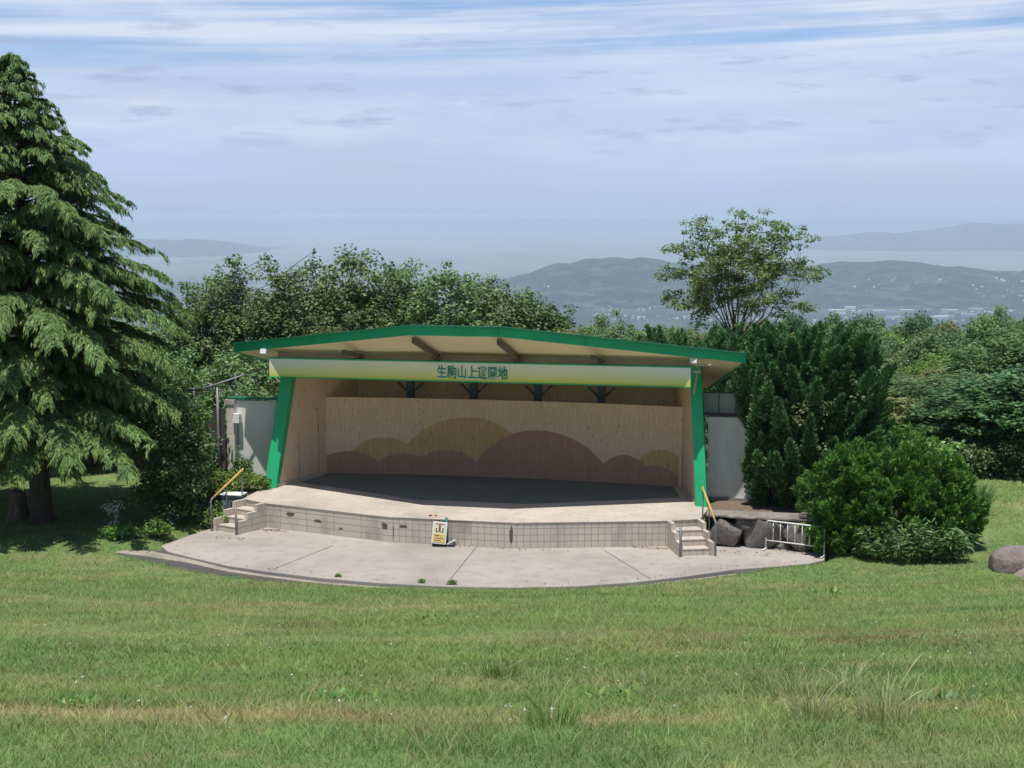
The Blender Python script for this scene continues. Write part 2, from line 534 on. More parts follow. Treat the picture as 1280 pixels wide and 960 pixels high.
def make_world():
    w = bpy.data.worlds.new('World')
    SC.world = w
    w.use_nodes = True
    nt = w.node_tree
    bg = nt.nodes['Background']
    sky = nt.nodes.new('ShaderNodeTexSky')
    sky.sky_type = 'NISHITA'
    sky.sun_disc = False
    sky.sun_elevation = SUN_EL
    sky.sun_rotation = math.atan2(SUN_AZ[0], SUN_AZ[1])
    sky.altitude = 600
    sky.air_density = 1.0
    sky.dust_density = 1.5
    sky.ozone_density = 1.5
    L = nt.links.new
    tc = nt.nodes.new('ShaderNodeTexCoord')
    sp = nt.nodes.new('ShaderNodeSeparateXYZ'); L(tc.outputs['Generated'], sp.inputs[0])

    def math_(op, a, b=None, c=None):
        n = nt.nodes.new('ShaderNodeMath'); n.operation = op
        for i, x in enumerate((a, b, c)):
            if x is None: continue
            if hasattr(x, 'is_output'): L(x, n.inputs[i])
            else: n.inputs[i].default_value = x
        return n.outputs[0]
    az = math_('ARCTAN2', sp.outputs['X'], sp.outputs['Y'])
    el = sp.outputs['Z']

    def comb(sa, se, off=(0, 0), shear=0.0):
        n = nt.nodes.new('ShaderNodeCombineXYZ')
        e2 = math_('MULTIPLY_ADD', az, shear, el)
        L(math_('MULTIPLY_ADD', az, sa, off[0]), n.inputs[0])
        L(math_('MULTIPLY_ADD', e2, se, off[1]), n.inputs[1])
        return n.outputs[0]

    def band(lo0, lo1, hi0, hi1):
        r = ramp(nt, [(lo0, 0.0), (lo1, 1.0), (hi0, 1.0), (hi1, 0.0)], el)
        return r.outputs[0]
    K = 10.5   # cloud radiance is written for a background strength of 0.1
    # thin pale veil over everything low down, bluer higher up
    veil = ramp(nt, [(0.0, (.95, .95, .95)), (.055, (.95, .95, .95)), (.10, (.92, .92, .92)), (.145, (.85, .85, .85)), (.22, (.75, .75, .75)), (1.0, (.75, .75, .75))], el)
    nv = noise(nt, comb(3.2, 22, (3.1, 0.7)), 1.0, 5, .55)
    vv = ramp(nt, [(.3, .82), (.7, 1.05)], nv)
    vf = math_('MULTIPLY', veil.outputs[0], vv.outputs[0])
    vcol = ramp(nt, [(0.0, (.44 * K, .57 * K, .78 * K)), (.045, (.50 * K, .615 * K, .85 * K)), (.078, (.54 * K, .635 * K, .86 * K)), (.105, (.38 * K, .545 * K, .84 * K)), (.14, (.24 * K, .44 * K, .80 * K)), (.20, (.16 * K, .30 * K, .58 * K)), (1, (.07 * K, .15 * K, .36 * K))], el)
    base = mixc(nt, vf, sky.outputs[0], vcol.outputs[0])
    # long cirrus streaks
    n1 = noise(nt, comb(1.2, 60, (0.2, 1.9), -.022), 1.0, 6, .55)
    n1b = noise(nt, comb(5.0, 20, (4.3, 2.2), .02), 1.0, 4, .5)
    s1 = ramp(nt, [(.475, 0.0), (.62, 1.0)], math_('MULTIPLY_ADD', n1b, .35, math_('MULTIPLY', n1, .72)))
    f1 = math_('MULTIPLY', s1.outputs[0], band(.085, .115, .19, .26))
    base = mixc(nt, math_('MULTIPLY', f1, .85), base, (.70 * K, .76 * K, .90 * K))
    n2 = noise(nt, comb(7.0, 160, (9.0, 5.0), -.05), 1.0, 6, .6)
    s2 = ramp(nt, [(.52, 0.0), (.7, 1.0)], n2)
    f2 = math_('MULTIPLY', math_('MULTIPLY', s2.outputs[0], band(.1, .12, .2, .3)), .45)
    base = mixc(nt, f2, base, (.78 * K, .80 * K, .88 * K))
    n4 = noise(nt, comb(4.5, 34, (7.7, 0.4)), 1.0, 6, .58)
    s4 = ramp(nt, [(.44, 0.0), (.66, 1.0)], n4)
    f4 = math_('MULTIPLY', math_('MULTIPLY', s4.outputs[0], band(.02, .05, .10, .14)), .6)
    base = mixc(nt, f4, base, (.635 * K, .72 * K, .885 * K))
    # small low cumulus: grey blue puffs with a paler crest
    for (sa, se, ofs, lo, hi, amt, colr) in ((13, 72, (1.7, 3.3), .55, .67, .75, (.39 * K, .475 * K, .67 * K)), (15, 74, (6.1, 8.8), .61, .74, .6, (.70 * K, .73 * K, .85 * K))):
        n3 = noise(nt, comb(sa, se, ofs), 1.0, 5, .6)
        s3 = ramp(nt, [(lo, 0.0), (hi, 1.0)], n3)
        f3 = math_('MULTIPLY', math_('MULTIPLY', s3.outputs[0], band(.03, .06, .115, .15)), amt)
        base = mixc(nt, f3, base, colr)
    L(base, bg.inputs['Color'])
    bg.inputs['Strength'].default_value = .1


make_world()
SC.view_settings.view_transform = 'Standard'
SC.view_settings.look = 'None'
SC.view_settings.exposure = 0.0
SC.view_settings.gamma = 1.0
SC.cycles.max_bounces = 10
SC.cycles.diffuse_bounces = 5
SC.cycles.glossy_bounces = 2
SC.cycles.transmission_bounces = 3
SC.cycles.transparent_max_bounces = 6
SC.cycles.volume_bounces = 7
SC.cycles.sample_clamp_indirect = 6
SC.cycles.use_denoising = True

# ------------------------------------------------------------------ terrain
AP_FRONT = [(-9.25, 37.95), (-8.55, 37.35), (-7.3, 36.35), (-6.2, 35.75), (-4.79, 35.12), (-3.2, 34.6), (-1.56, 34.28), (0, 34.18), (1.6, 34.32), (3.0, 34.7), (4.4, 35.3), (5.74, 36.0), (6.8, 36.3), (7.7, 36.6)]
APRON = AP_FRONT + [(8.2, 37.0), (8.6, 38.6), (7.2, 40.6), (4.5, 42.0), (-5.5, 44.0), (-7.9, 42.4), (-9.0, 40.2), (-9.6, 38.6)]
PATH = [(-10.75, 38.05), (-10.3, 38.4), (-9.9, 38.5), (-9.3, 38.3), (-6, 37.5), (0, 36), (6, 37.5), (6.9, 36.6), (5.9, 35.72), (4.9, 35.25), (3.9, 34.7), (2.7, 34.05), (1.5, 33.72), (0, 33.55), (-1.6, 33.62), (-3.3, 33.95), (-4.9, 34.45), (-6.4, 35.05), (-7.8, 35.75), (-9.0, 36.75), (-9.9, 37.4), (-10.45, 37.8)]


def poly_sd(poly, x, y):
    """signed distance to a polygon, negative inside"""
    P = np.array(poly); Q = np.roll(P, -1, 0)
    d = np.full(x.shape, 1e9); ins = np.zeros(x.shape, bool)
    for (ax, ay), (bx, by) in zip(P, Q):
        ex, ey = bx - ax, by - ay
        t = np.clip(((x - ax) * ex + (y - ay) * ey) / (ex * ex + ey * ey), 0, 1)
        d = np.minimum(d, np.hypot(x - ax - t * ex, y - ay - t * ey))
        c = (ay > y) != (by > y)
        with np.errstate(divide='ignore', invalid='ignore'):
            xi = ex * (y - ay) / (by - ay if by != ay else 1e-9) + ax
        ins ^= c & (x < xi)
    return np.where(ins, -d, d)


def hard_sd(x, y):
    return np.minimum(poly_sd(APRON, x, y), poly_sd(PATH, x, y))


def softplus(a, k):
    return np.logaddexp(0, a / k) * k


VALLEY = -420.0


def ground(x, y, carve=True):
    x = np.asarray(x, float); y = np.asarray(y, float)
    edge = 33.75 + .022 * np.clip(np.abs(x) - 3, 0, 9) ** 2 * np.where(x < 0, .72, .5)   # foot of the slope follows the round apron
    edge = np.minimum(edge, 36.4)
    yy = np.maximum(y, -9)
    z = .05 + softplus((edge - yy) * .2235, .12)
    z = np.where(y > 20, z, np.minimum(z, .05 + (33.75 - yy) * .2235 + .3))
    slope = sstep(34, 31, y) * sstep(-2, 4, y)
    z += slope * (.035 * np.sin(yy * 2 * PI / 5.2 + .25 * x + 5 * fbm(x * .1, y * .1, 5)) + .14 * (fbm(x * .35, y * .5, 3) - .5))
    # right side rises behind the boulders
    z += sstep(9.5, 13.5, x) * sstep(35.5, 45, y) * .7
    z += .05 * (fbm(x * .5, y * .5, 9) - .5) * sstep(30, 36, y)
    # earth banks beside the stage
    rx = x - O[0]; ry = y - O[1]
    u = rx * UX[0] + ry * UX[1]; v = rx * UY[0] + ry * UY[1]
    bl = sstep(-1.4, -.3, v) * sstep(-9.6, -8.2, u) * (u < 0)
    br = sstep(-1.95, -1.55, v) * sstep(6.3, 6.8, u) * sstep(12.5, 10.5, u)
    z += (.66 - z) * bl * .98
    z += (.72 - z) * br * .98
    # hillside falls away behind the stage
    fall = np.maximum(y - 50, 0)
    z = z - np.where(fall < 20, fall * fall * .0045, 1.8 + (fall - 20) * .18)
    z = np.maximum(z, VALLEY + 0 * y)
    if carve:
        near = (y < 60) & (y > 25) & (np.abs(x) < 20)
        d = np.full(x.shape, 9.0)
        if near.any():
            d[near] = hard_sd(x[near], y[near])
        k = sstep(.35, -.05, d)
        k = np.where((bl > .3) | (br > .3), k * 0 + np.where(v > -1.2, 0, k), k)
        z = z * (1 - k) + (-.2) * k
    return z


LAWN_GAIN = 1.75


def lawn_colour(x, y):
    """growth colour of the lawn at a point: greener and drier patches of its own"""
    n1 = fbm(x * .16, y * .42, 21); n2 = fbm(x * .55, y * 1.1, 33); n3 = fbm(x * 2.3, y * 3.0, 41)
    g = np.stack([.122 + 0 * x, .182 + 0 * x, .058 + 0 * x], -1)
    lush = np.array([.078, .142, .042]); dry = np.array([.235, .205, .098]); rus = np.array([.185, .125, .062]); yel = np.array([.138, .19, .056])

    def blend(c, col, f):
        f = np.clip(f, 0, 1)[..., None]
        return c * (1 - f) + col * f
    g = blend(g, yel, (n1 - .42) * 2.6)
    lu = np.exp(-((y - 12.9 - .6 * np.sin(x * .4)) / 1.5) ** 2) * .75 + np.exp(-((y - 23.3) / .55) ** 2) * sstep(6.0, 8.0, x) * 1.3 + (n2 - .52) * 2.0
    g = blend(g, lush, lu * .62)
    dr = 1.3 * np.exp(-((y - 10.4 + 1.3 * (fbm(x * .9, y * .3, 35) - .5)) / .42) ** 2) * (.6 + .55 * sstep(1.2, -.6, x)) * (.25 + 1.7 * sstep(.36, .58, fbm(x * 1.1, y * 1.6, 34))) + np.exp(-((y - 25.5) / 2.2) ** 2) * .45 * sstep(3, -2, x) * sstep(.42, .6, fbm(x * .5, y * .6, 38)) + np.clip((n3 - .58) * 2.4, 0, .45) + np.clip((fbm(x * .45, y * .7, 88) - .56) * 2.5, 0, .28)
    g = blend(g, dry, dr)
    ru = np.exp(-((y - 18.3 - .1 * x + 3 * (fbm(x * .3, y * .2, 36) - .5)) / 1.7) ** 2) * sstep(-1.5, 3.5, x) * .6 * sstep(.40, .62, n3) + np.exp(-((y - 20.5) / 1.6) ** 2) * .25 * sstep(.45, .6, fbm(x * .6, y * .6, 37))
    g = blend(g, rus, ru)
    g = g * (.78 + .44 * fbm(x * 1.7, y * 2.4, 91, 3))[..., None]
    return g * LAWN_GAIN


def axis(lo, d_lo, hi, d_hi, step, far_lo, far_hi, grow=1.17):
    mid = list(np.arange(d_lo, d_hi + 1e-6, step))
    a = d_hi; s = step; up = []
    while a < far_hi:
        s *= grow; a += s; up.append(min(a, far_hi))
    a = d_lo; s = step; dn = []
    while a > far_lo:
        s *= grow; a -= s; dn.append(max(a, far_lo))
    return np.array(dn[::-1] + mid + up)


def grid_mesh(name, X, Y, Z, col=None):
    ny, nx = X.shape
    co_ = np.stack([X, Y, Z], -1).reshape(-1, 3)
    i = np.arange(nx * ny).reshape(ny, nx)
    q = np.stack([i[:-1, :-1], i[:-1, 1:], i[1:, 1:], i[1:, :-1]], -1).reshape(-1, 4)
    return npmesh(name, co_, np.full(len(q), 4), q.ravel(), None if col is None else col.reshape(-1, 3), True)


def make_terrain():
    ax = axis(0, -17, 0, 17, .25, -26000, 26000)
    ay = axis(0, 5, 0, 47, .25, -40, 44500)
    X, Y = np.meshgrid(ax, ay)
    Z = ground(X, Y)
    c = lawn_colour(X, Y) * .62
    rx = X - O[0]; ry = Y - O[1]
    u = rx * UX[0] + ry * UX[1]; v = rx * UY[0] + ry * UY[1]
    soil = np.array([.17, .125, .09])
    k = (sstep(-1.6, -.6, v) * (sstep(6.3, 6.9, u) * sstep(11, 9, u) + .6 * sstep(-6.3, -6.9, u) * sstep(-10, -9, u)))[..., None]
    c = c * (1 - k) + soil * k
    far = sstep(60, 400, Y)[..., None] + sstep(60, 400, np.abs(X))[..., None]
    far = np.clip(far, 0, 1)
    fn = fbm(X / 700., Y / 1500., 77)[..., None]
    plain = np.array([.10, .125, .085]) * (1 - fn) + np.array([.26, .265, .25]) * fn
    wooded = sstep(10500, 8200, Y)[..., None] * sstep(.62, .5, fn)
    plain = plain * (1 - wooded) + np.array([.022, .042, .024]) * wooded
    c = c * (1 - far) + plain * far
    o = link('ground', grid_mesh('ground', X, Y, Z, c), M['ground_soil'])
    tag(o, kind='structure')
    # apron slab, asphalt path, kerb strip
    mb = MB().prism(APRON, -.25, 0.0)
    ap = mb.build('pavement', M['apron'], None, .015); tag(ap, kind='structure')
    # joints cut as thin dark recess strips (open expansion joints)
    pt = MB().prism(PATH, -.3, -.105)
    p = pt.build('footpath', M['asphalt']); tag(p, kind='structure')
    kb = MB()
    line = [(-10.7, 38.12), (-10.35, 38.12), (-9.9, 38.0), (-9.3, 37.62), (-8.5, 37.1), (-7.3, 36.12), (-6.2, 35.52), (-4.79, 34.88), (-3.2, 34.36), (-1.56, 34.03), (0, 33.93), (1.6, 34.07), (3.0, 34.45), (4.4, 35.05), (5.7, 35.72)]
    wid = [.08, .20, .26, .22, .14, .10, .09, .09, .09, .09, .09, .09, .09, .09, .06]
    pl = [Vector((a, b, 0)) for a, b in line]
    for i in range(len(pl) - 1):
        d = (pl[i + 1] - pl[i]).normalized(); n = Vector((-d.y, d.x, 0))
        q = [pl[i] - n * wid[i], pl[i + 1] - n * wid[i + 1], pl[i + 1] + n * wid[i + 1], pl[i] + n * wid[i]]
        kb.prism([(a.x, a.y) for a in q], -.2, -.06 - .0007 * (i % 2))
    k = kb.build('kerb', M['kerb']); tag(k, kind='structure')
    jt = MB()
    for (a, b) in (((-4.9, 38.6), (-6.15, 35.85)), ((-.95, 38.55), (-1.62, 34.4)), ((2.5, 38.0), (3.45, 34.95))):
        jt.bar((a[0], a[1], -.01), (b[0], b[1], -.01), .02, .028)
    j = jt.build('pavement_joint', M['asphalt']); tag(j, kind='structure')


make_terrain()


def make_lawn():
    zones = [(6.3, 9.5, 2000, 5), (9.5, 13, 2300, 5), (13, 18, 1400, 5), (18, 25, 640, 3), (25, 37, 400, 3), (37, 48, 230, 3)]
    cos = []; fl = []; lp = []; cols = []; base = 0
    for y0, y1, dens, nv in zones:
        hw1 = y1 * .36 + 2.2
        n = int((y1 - y0) * 2 * hw1 * dens)
        y = rng.uniform(y0, y1, n); x = rng.uniform(-hw1, hw1, n)
        keep = np.abs(x) < y * .36 + 2.2
        x = x[keep]; y = y[keep]
        d = np.full(len(x), 9.)
        if y1 > 30:
            d = hard_sd(x, y)
        k2 = d > rng.uniform(.0, .22, len(x))
        rx = x - O[0]; ry = y - O[1]
        u = rx * UX[0] + ry * UX[1]; v = rx * UY[0] + ry * UY[1]
        k2 &= ~((v > -1.9) & (u > -9.6) & (u < 8.8))
        bare = np.exp(-((y - 10.45 + .12 * np.sin(x * 1.3)) / .3) ** 2) * sstep(.46, .6, fbm(x * 1.1, y * 1.6, 34)) * .85 * sstep(2.0, .6, x)
        k2 &= rng.random(len(x)) > bare
        x = x[k2]; y = y[k2]; n = len(x)
        D = np.hypot(y, CAM_Z * .4)
        hgt = rng.gamma(5, .0098, n) * (.6 + 1.1 * fbm(x * .5, y * .8, 55)) + .015
        hgt = hgt * np.where(y < 20, .72, .85) * (.75 + .6 * fbm(x * 2.2, y * 2.2, 71))
        tall = rng.random(n) < .016
        hgt = np.where(tall, hgt * 2.2, hgt)
        hgt = np.where(y > 33, np.minimum(hgt, .10), hgt)
        wd = (.0014 + .00052 * D) * rng.uniform(.7, 1.3, n)
        a = rng.uniform(0, 2 * PI, n)
        lean = rng.uniform(.35, 1.5, n) * hgt
        la = rng.uniform(0, 2 * PI, n)
        z = ground(x, y) - .01
        c = lawn_colour(x, y) * rng.uniform(.72, 1.3, n)[:, None]
        st = rng.random(n) < .10
        c[st] = np.array([.30, .265, .15]) * rng.uniform(.7, 1.2, st.sum())[:, None]
        px = np.cos(a) * wd / 2; py = np.sin(a) * wd / 2
        lx = np.cos(la) * lean; ly = np.sin(la) * lean
        if nv == 5:
            V = np.empty((n, 5, 3))
            V[:, 0] = np.stack([x - px, y - py, z], -1); V[:, 1] = np.stack([x + px, y + py, z], -1)
            V[:, 2] = np.stack([x + px * .8 + lx * .35, y + py * .8 + ly * .35, z + hgt * .6], -1)
            V[:, 3] = np.stack([x - px * .8 + lx * .35, y - py * .8 + ly * .35, z + hgt * .6], -1)
            V[:, 4] = np.stack([x + lx, y + ly, z + hgt], -1)
            idx = np.arange(n)[:, None] * 5 + base
            loops = np.concatenate([idx + 0, idx + 1, idx + 2, idx + 3, idx + 3, idx + 2, idx + 4], 1).ravel()
            fl.append(np.tile([4, 3], n))
        else:
            V = np.empty((n, 3, 3))
            V[:, 0] = np.stack([x - px, y - py, z], -1); V[:, 1] = np.stack([x + px, y + py, z], -1)
            V[:, 2] = np.stack([x + lx, y + ly, z + hgt], -1)
            idx = np.arange(n)[:, None] * 3 + base
            loops = np.concatenate([idx, idx + 1, idx + 2], 1).ravel()
            fl.append(np.full(n, 3))
        base += n * nv
        cos.append(V.reshape(-1, 3)); lp.append(loops); cols.append(np.repeat(c, nv, 0))
    me = npmesh('grass', np.concatenate(cos), np.concatenate(fl), np.concatenate(lp), np.concatenate(cols))
    o = link('grass', me, M['grass_blade'])
    tag(o, 'green lawn with dry patches sloping down to the open air stage', 'grass', kind='stuff')


make_lawn()


# ------------------------------------------------------------------ foliage tools
def unit(v):
    return v / np.maximum(np.linalg.norm(v, axis=-1, keepdims=True), 1e-9)


def leaf_mesh(name, P, A, length, width, nrm=None, parent=None, mat=None):
    """one rhombic leaf per point P, long axis A (unit), normal roughly nrm"""
    n = len(P)
    if nrm is None:
        nrm = unit(rng.normal(size=(n, 3)))
    B = unit(np.cross(A, nrm) + 1e-6)
    length = np.broadcast_to(np.asarray(length, float), (n,))[:, None]
    width = np.broadcast_to(np.asarray(width, float), (n,))[:, None]
    V = np.empty((n, 4, 3))
    V[:, 0] = P - A * length * .5
    V[:, 1] = P + B * width * .5 - A * length * .08
    V[:, 2] = P + A * length * .5
    V[:, 3] = P - B * width * .5 - A * length * .08
    me = npmesh(name, V.reshape(-1, 3), np.full(n, 4), np.arange(n * 4))
    return link(name, me, mat, parent)


def blob_points(centres, radii, per, flat=.7):
    """leaf positions on the outer part of leaf clusters"""
    n = len(centres)
    k = np.repeat(np.arange(n), per)
    d = unit(rng.normal(size=(len(k), 3)))
    r = radii[k] * rng.random(len(k)) ** .45
    P = centres[k] + d * r[:, None] * np.array([1, 1, flat])
    return P, d, k


def crown_centres(rad, n, lump=.35, hollow=.5, low=-.55, seed=0):
    """cluster centres through an uneven crown volume of half-sizes rad"""
    out = []
    r_ = np.random.default_rng(seed)
    dirs = unit(r_.normal(size=(40, 3))); amp = r_.uniform(-lump, lump * .6, 40)
    while len(out) < n:
        d = unit(r_.normal(size=3))
        if d[2] < low: continue
        w = np.exp(6 * (dirs @ d - 1)); s = 1 + (w * amp).sum() / max(w.sum(), .2)
        t = (hollow + (1 - hollow) * r_.random()) * s
        out.append(d * t * np.array(rad))
    return np.array(out)


def broadleaf(name, label, cat, loc, rad, hcrown, mat, seed, ncl=130, per=80, leaf=(.13, .085), clr=(.35, .65), lump=.35, hollow=.45, group=None, bark='bark', trunk_r=.16, limbs=9, low=-.5, stems=1, twig=True, flat=.6, base_drop=0.3, sprigs=14):
    """tree with a trunk, limbs to the leaf clusters and a leafy crown; origin at the foot of the trunk"""
    t = thing(name, label, cat, loc, 0, group)
    r_ = np.random.default_rng(seed)
    C = crown_centres(rad, ncl, lump, hollow, low, seed) + np.array([0, 0, hcrown])
    # shoots that stick out of the outline
    if sprigs:
        i = r_.choice(ncl, sprigs)
        kk = min(1.0, min(rad) / 1.6)
        ex = C[i] + (unit(C[i] - np.array([0, 0, hcrown])) * r_.uniform(.12, .40, (sprigs, 1)) + np.array([0, 0, .22])) * kk
        C = np.concatenate([C, ex])
    R = r_.uniform(clr[0], clr[1], len(C))
    if sprigs: R[-sprigs:] *= .55
    per_ = np.maximum((per * (R / np.mean(clr)) ** 2), 8).astype(int)
    P, d, k = blob_points(C, R, per_, flat)
    up = unit(d * .6 + np.array([0, 0, .9]) + rng.normal(size=d.shape) * .55)
    A = unit(np.cross(up, rng.normal(size=d.shape)))
    s = rng.uniform(.6, 1.3, len(P))
    leaf_mesh('crown', P, A, leaf[0] * s, leaf[1] * s, up, t, mat)
    mb = MB()
    fork = hcrown - rad[2] * .62
    if stems > 1: fork = hcrown - rad[2] * .98
    fork = max(fork, min(.5, .3 * hcrown))
    nodes = []
    order = r_.permutation(ncl)
    mains = order[:limbs]
    for j in range(stems):
        off = np.array([r_.uniform(-.25, .25), r_.uniform(-.25, .25), 0]) if stems > 1 else np.zeros(3)
        mb.tube([off * .6 + np.array([0, 0, -base_drop]), off * .8 + np.array([.04, 0, fork * .5]), off * 1.6 + np.array([0, .03, fork])], [trunk_r * 1.25, trunk_r, trunk_r * .8], 8)
    for m in mains:
        c = C[m]; off = np.array([r_.uniform(-.2, .2), r_.uniform(-.2, .2), 0]) if stems > 1 else np.zeros(3)
        a = off + np.array([0, 0, fork - .15]); mid = a * .45 + c * .55 + np.array([0, 0, -.12 * rad[2]]) + r_.normal(size=3) * .12
        pts = [a, a * .75 + mid * .25 + np.array([0, 0, .1]), mid, c]
        mb.tube(pts, [trunk_r * .55, trunk_r * .45, trunk_r * .28, trunk_r * .1], 6)
        for q in np.linspace(.2, 1, 6):
            nodes.append(mid * (1 - q) + c * q)
        nodes.append((a + mid) / 2)
    if twig:
        nodes = np.array(nodes)
        for c in C:
            dd = np.linalg.norm(nodes - c, axis=1) + .6 * np.maximum(nodes[:, 2] - c[2], 0)
            a = nodes[dd.argmin()]
            mb.tube([a, (a + c) / 2 + np.array([0, 0, -.06]) + r_.normal(size=3) * .05, c], [trunk_r * .16, trunk_r * .11, trunk_r * .05], 4, False)
    mb.build('trunk', M[bark], t, smooth=True)
    return t


def place_copy(src, loc, sc=1.0, rz=0.0, label=None, szs=None):
    c = copy_tree(src)
    c.location = loc
    c.rotation_euler = (0, 0, rz)
    c.scale = szs or (sc, sc, sc)
    if label: c['label'] = label
    return c


# ------------------------------------------------------------------ the bandstand
def uv_wall(me_obj, fn):
    me = me_obj.data
    uv = me.uv_layers.new(name='UVMap')
    for p in me.polygons:
        for li in p.loop_indices:
            v = me.vertices[me.loops[li].vertex_index].co
            uv.data[li].uv = fn(v, p.normal)


def arc_v(u):
    """back wall: a shallow arc in plan"""
    return 2.88 + .42 * (1 - (u / 5.75) ** 2)


def roof_z(u, v):
    """height of the soffit"""
    a = abs(u)
    zc = 5.70 - .28 * (v + 2.68)
    if a <= 1.35: return zc
    # outer panel from the kink line to the side edge
    te = np.clip((v - .34) / 4.66, 0, 1)
    ue = 7.70 - 1.38 * te; ze = 4.83 - 1.36 * te
    f = (a - 1.35) / (ue - 1.35)
    return zc * (1 - f) + ze * f


def make_bandstand():
    st = thing('bandstand', 'open air stage with green edged roof, wooden back wall and pale tiled front', 'bandstand', tuple(O), YAW)
    # --- platform
    plat = [(-6.70, -1.55), (-5.78, -2.05), (-1.80, -3.10), (1.80, -3.10), (5.80, -1.98), (6.62, -1.55), (6.72, -.1), (5.9, 4.9), (-5.9, 4.9), (-6.72, -.1)]
    o = MB().prism(plat, -.2, S - .03).build('stage_platform', M['tile'], st)

    def fuv(v, n):
        d = Vector((-n.y, n.x))
        return (v.x * d.x + v.y * d.y, v.z) if abs(n.z) < .5 else (v.x, v.y)
    uv_wall(o, fuv)
    o.data.materials.append(M['tile_wide'])
    for pg in o.data.polygons:
        if pg.center.x < -2.2: pg.material_index = 1
    top = [(p[0] * 1.004, p[1] * 1.006) for p in plat]
    MB().prism(top, S - .03, S).build('stage_floor', M['stage_floor'], st, .008)
    mat = [(-6.0, 1.2), (-1.75, -.62), (1.6, -.62), (5.80, 1.28)]
    arc = [(u, arc_v(u) - .02) for u in np.linspace(5.45, -5.55, 15)]
    MB().prism(mat + arc, S + .003, S + .012).build('floor_mat', M['mat'], st)
    r_ = np.random.default_rng(12)
    seg = [Vector((-5.78, -2.05, 0)), Vector((-1.80, -3.10, 0)), Vector((1.80, -3.10, 0))]
    for k, t, z, w, h in ((0, .2, .47, .30, .12), (0, .43, .36, .24, .10), (0, .97, .44, .18, .18), (1, .12, .46, .24, .10), (1, .04, .30, .03, .36), (1, .965, .36, .10, .44), (0, .62, .22, .12, .06)):
        A, B_ = seg[k], seg[k + 1]; d = (B_ - A).normalized(); nn = Vector((d.y, -d.x, 0))
        c = A + (B_ - A) * t + nn * .004
        pts = []
        for q in range(11):
            a = 2 * PI * q / 11; f = r_.uniform(.75, 1.15)
            pts.append(tuple(c + d * (math.copysign(abs(math.cos(a)) ** .6, math.cos(a)) * w / 2 * f) + Vector((0, 0, z + math.copysign(abs(math.sin(a)) ** .6, math.sin(a)) * h / 2 * f))))
        MB().add(pts, [tuple(range(11))]).build('broken_tile', M['broken'], o)
    # --- steps at both corners
    for sgn in (-1, 1):
        d = Vector((sgn * .36, -.933, 0)); w = Vector((sgn * .933, .36, 0))
        p0 = Vector((sgn * 5.79, -2.02, 0))
        ang = math.atan2(w.y * sgn, w.x * sgn)

        def q(s, t, z):
            v = p0 + d * s + w * t
            return (v.x, v.y, z)
        cheek_t = ((0.0, .11), (.86, .97))
        tr = MB(); nz = MB()
        for i, (s0, s1) in enumerate(((-.35, .42), (-.35, .76), (-.35, 1.10))):
            zt = S - .18 * (i + 1)
            poly = [q(s0, .112, 0)[:2], q(s1, .112, 0)[:2], q(s1, .858, 0)[:2], q(s0, .858, 0)[:2]]
            tr.prism(poly, -.1 + i * .001, zt - .03 - .0005 * i)
            prev = -.35 if i == 0 else (.42, .76)[i - 1]
            poly2 = [q(prev if i else .06, .113, 0)[:2], q(s1 + .012, .113, 0)[:2], q(s1 + .012, .857, 0)[:2], q(prev if i else .06, .857, 0)[:2]]
            nz.prism(poly2, zt - .03, zt)
        sb = tr.build('stair', M['tile' if sgn > 0 else 'tile_wide'], st); uv_wall(sb, fuv)
        nz.build('tread', M['stage_floor'], sb, .005)
        for t0, t1 in cheek_t:
            ck = MB()
            prof = [(-.1, -.1), (1.2, -.1), (1.2, .36), (.80, .36), (.80, .54), (.42, .54), (.42, S + .004), (-.1, S + .004)]
            n = len(prof)
            vs = [q(s, t0, z) for s, z in prof] + [q(s, t1, z) for s, z in prof]
            fs = [tuple(range(n)), tuple(range(2 * n - 1, n - 1, -1))] + [(i, (i + 1) % n, n + (i + 1) % n, n + i) for i in range(n)]
            co_ = ck.add(vs, fs).build('stair_cheek', M['tile' if sgn > 0 else 'tile_wide'], st); uv_wall(co_, fuv)
        # handrail on the outer side, short pipe post on the inner side
        hr = MB()
        hr.tube([q(1.26, .98, -.05), q(1.26, .98, .86), q(1.23, .98, .92), q(1.12, .98, .99)], .027, 8)
        hro = hr.build('handrail', M['grey_metal'], st, smooth=True)
        MB().tube([q(-.03, 1.0, .3), q(-.03, 1.0, 1.52)], .02, 8).build('rail_post', M['grey_metal'], hro, smooth=True)
        MB().tube([q(.62, .99, .3), q(.62, .99, 1.2)], .014, 6).build('rail_post', M['grey_metal'], hro, smooth=True)
        MB().tube([q(1.14, .98, .97), q(-.10, 1.0, 1.60)], .030, 8).build('rail_grip', M['wood_rail'], hro, smooth=True)
        MB().tube([q(1.24, .03, -.05), q(1.24, .03, .83)], .034, 8).build('stair_post', M['grey_metal'], st, smooth=True)
    # --- back wall panel: a shallow arc of knotty boards
    us = np.linspace(-5.74, 5.70, 33)
    vs = []; fs = []
    for u in us:
        for dv, z in ((0, S), (0, 3.19), (.12, 3.19), (.12, S)):
            vs.append((u, arc_v(u) + dv, z))
    for i in range(len(us) - 1):
        for k in range(4):
            fs.append((i * 4 + k, i * 4 + (k + 1) % 4, i * 4 + 4 + (k + 1) % 4, i * 4 + 4 + k))
    bw = MB().add(vs, fs).build('back_wall', M['boards'], st, smooth=False)
    uv_wall(bw, lambda v, n: (v.x, v.z))
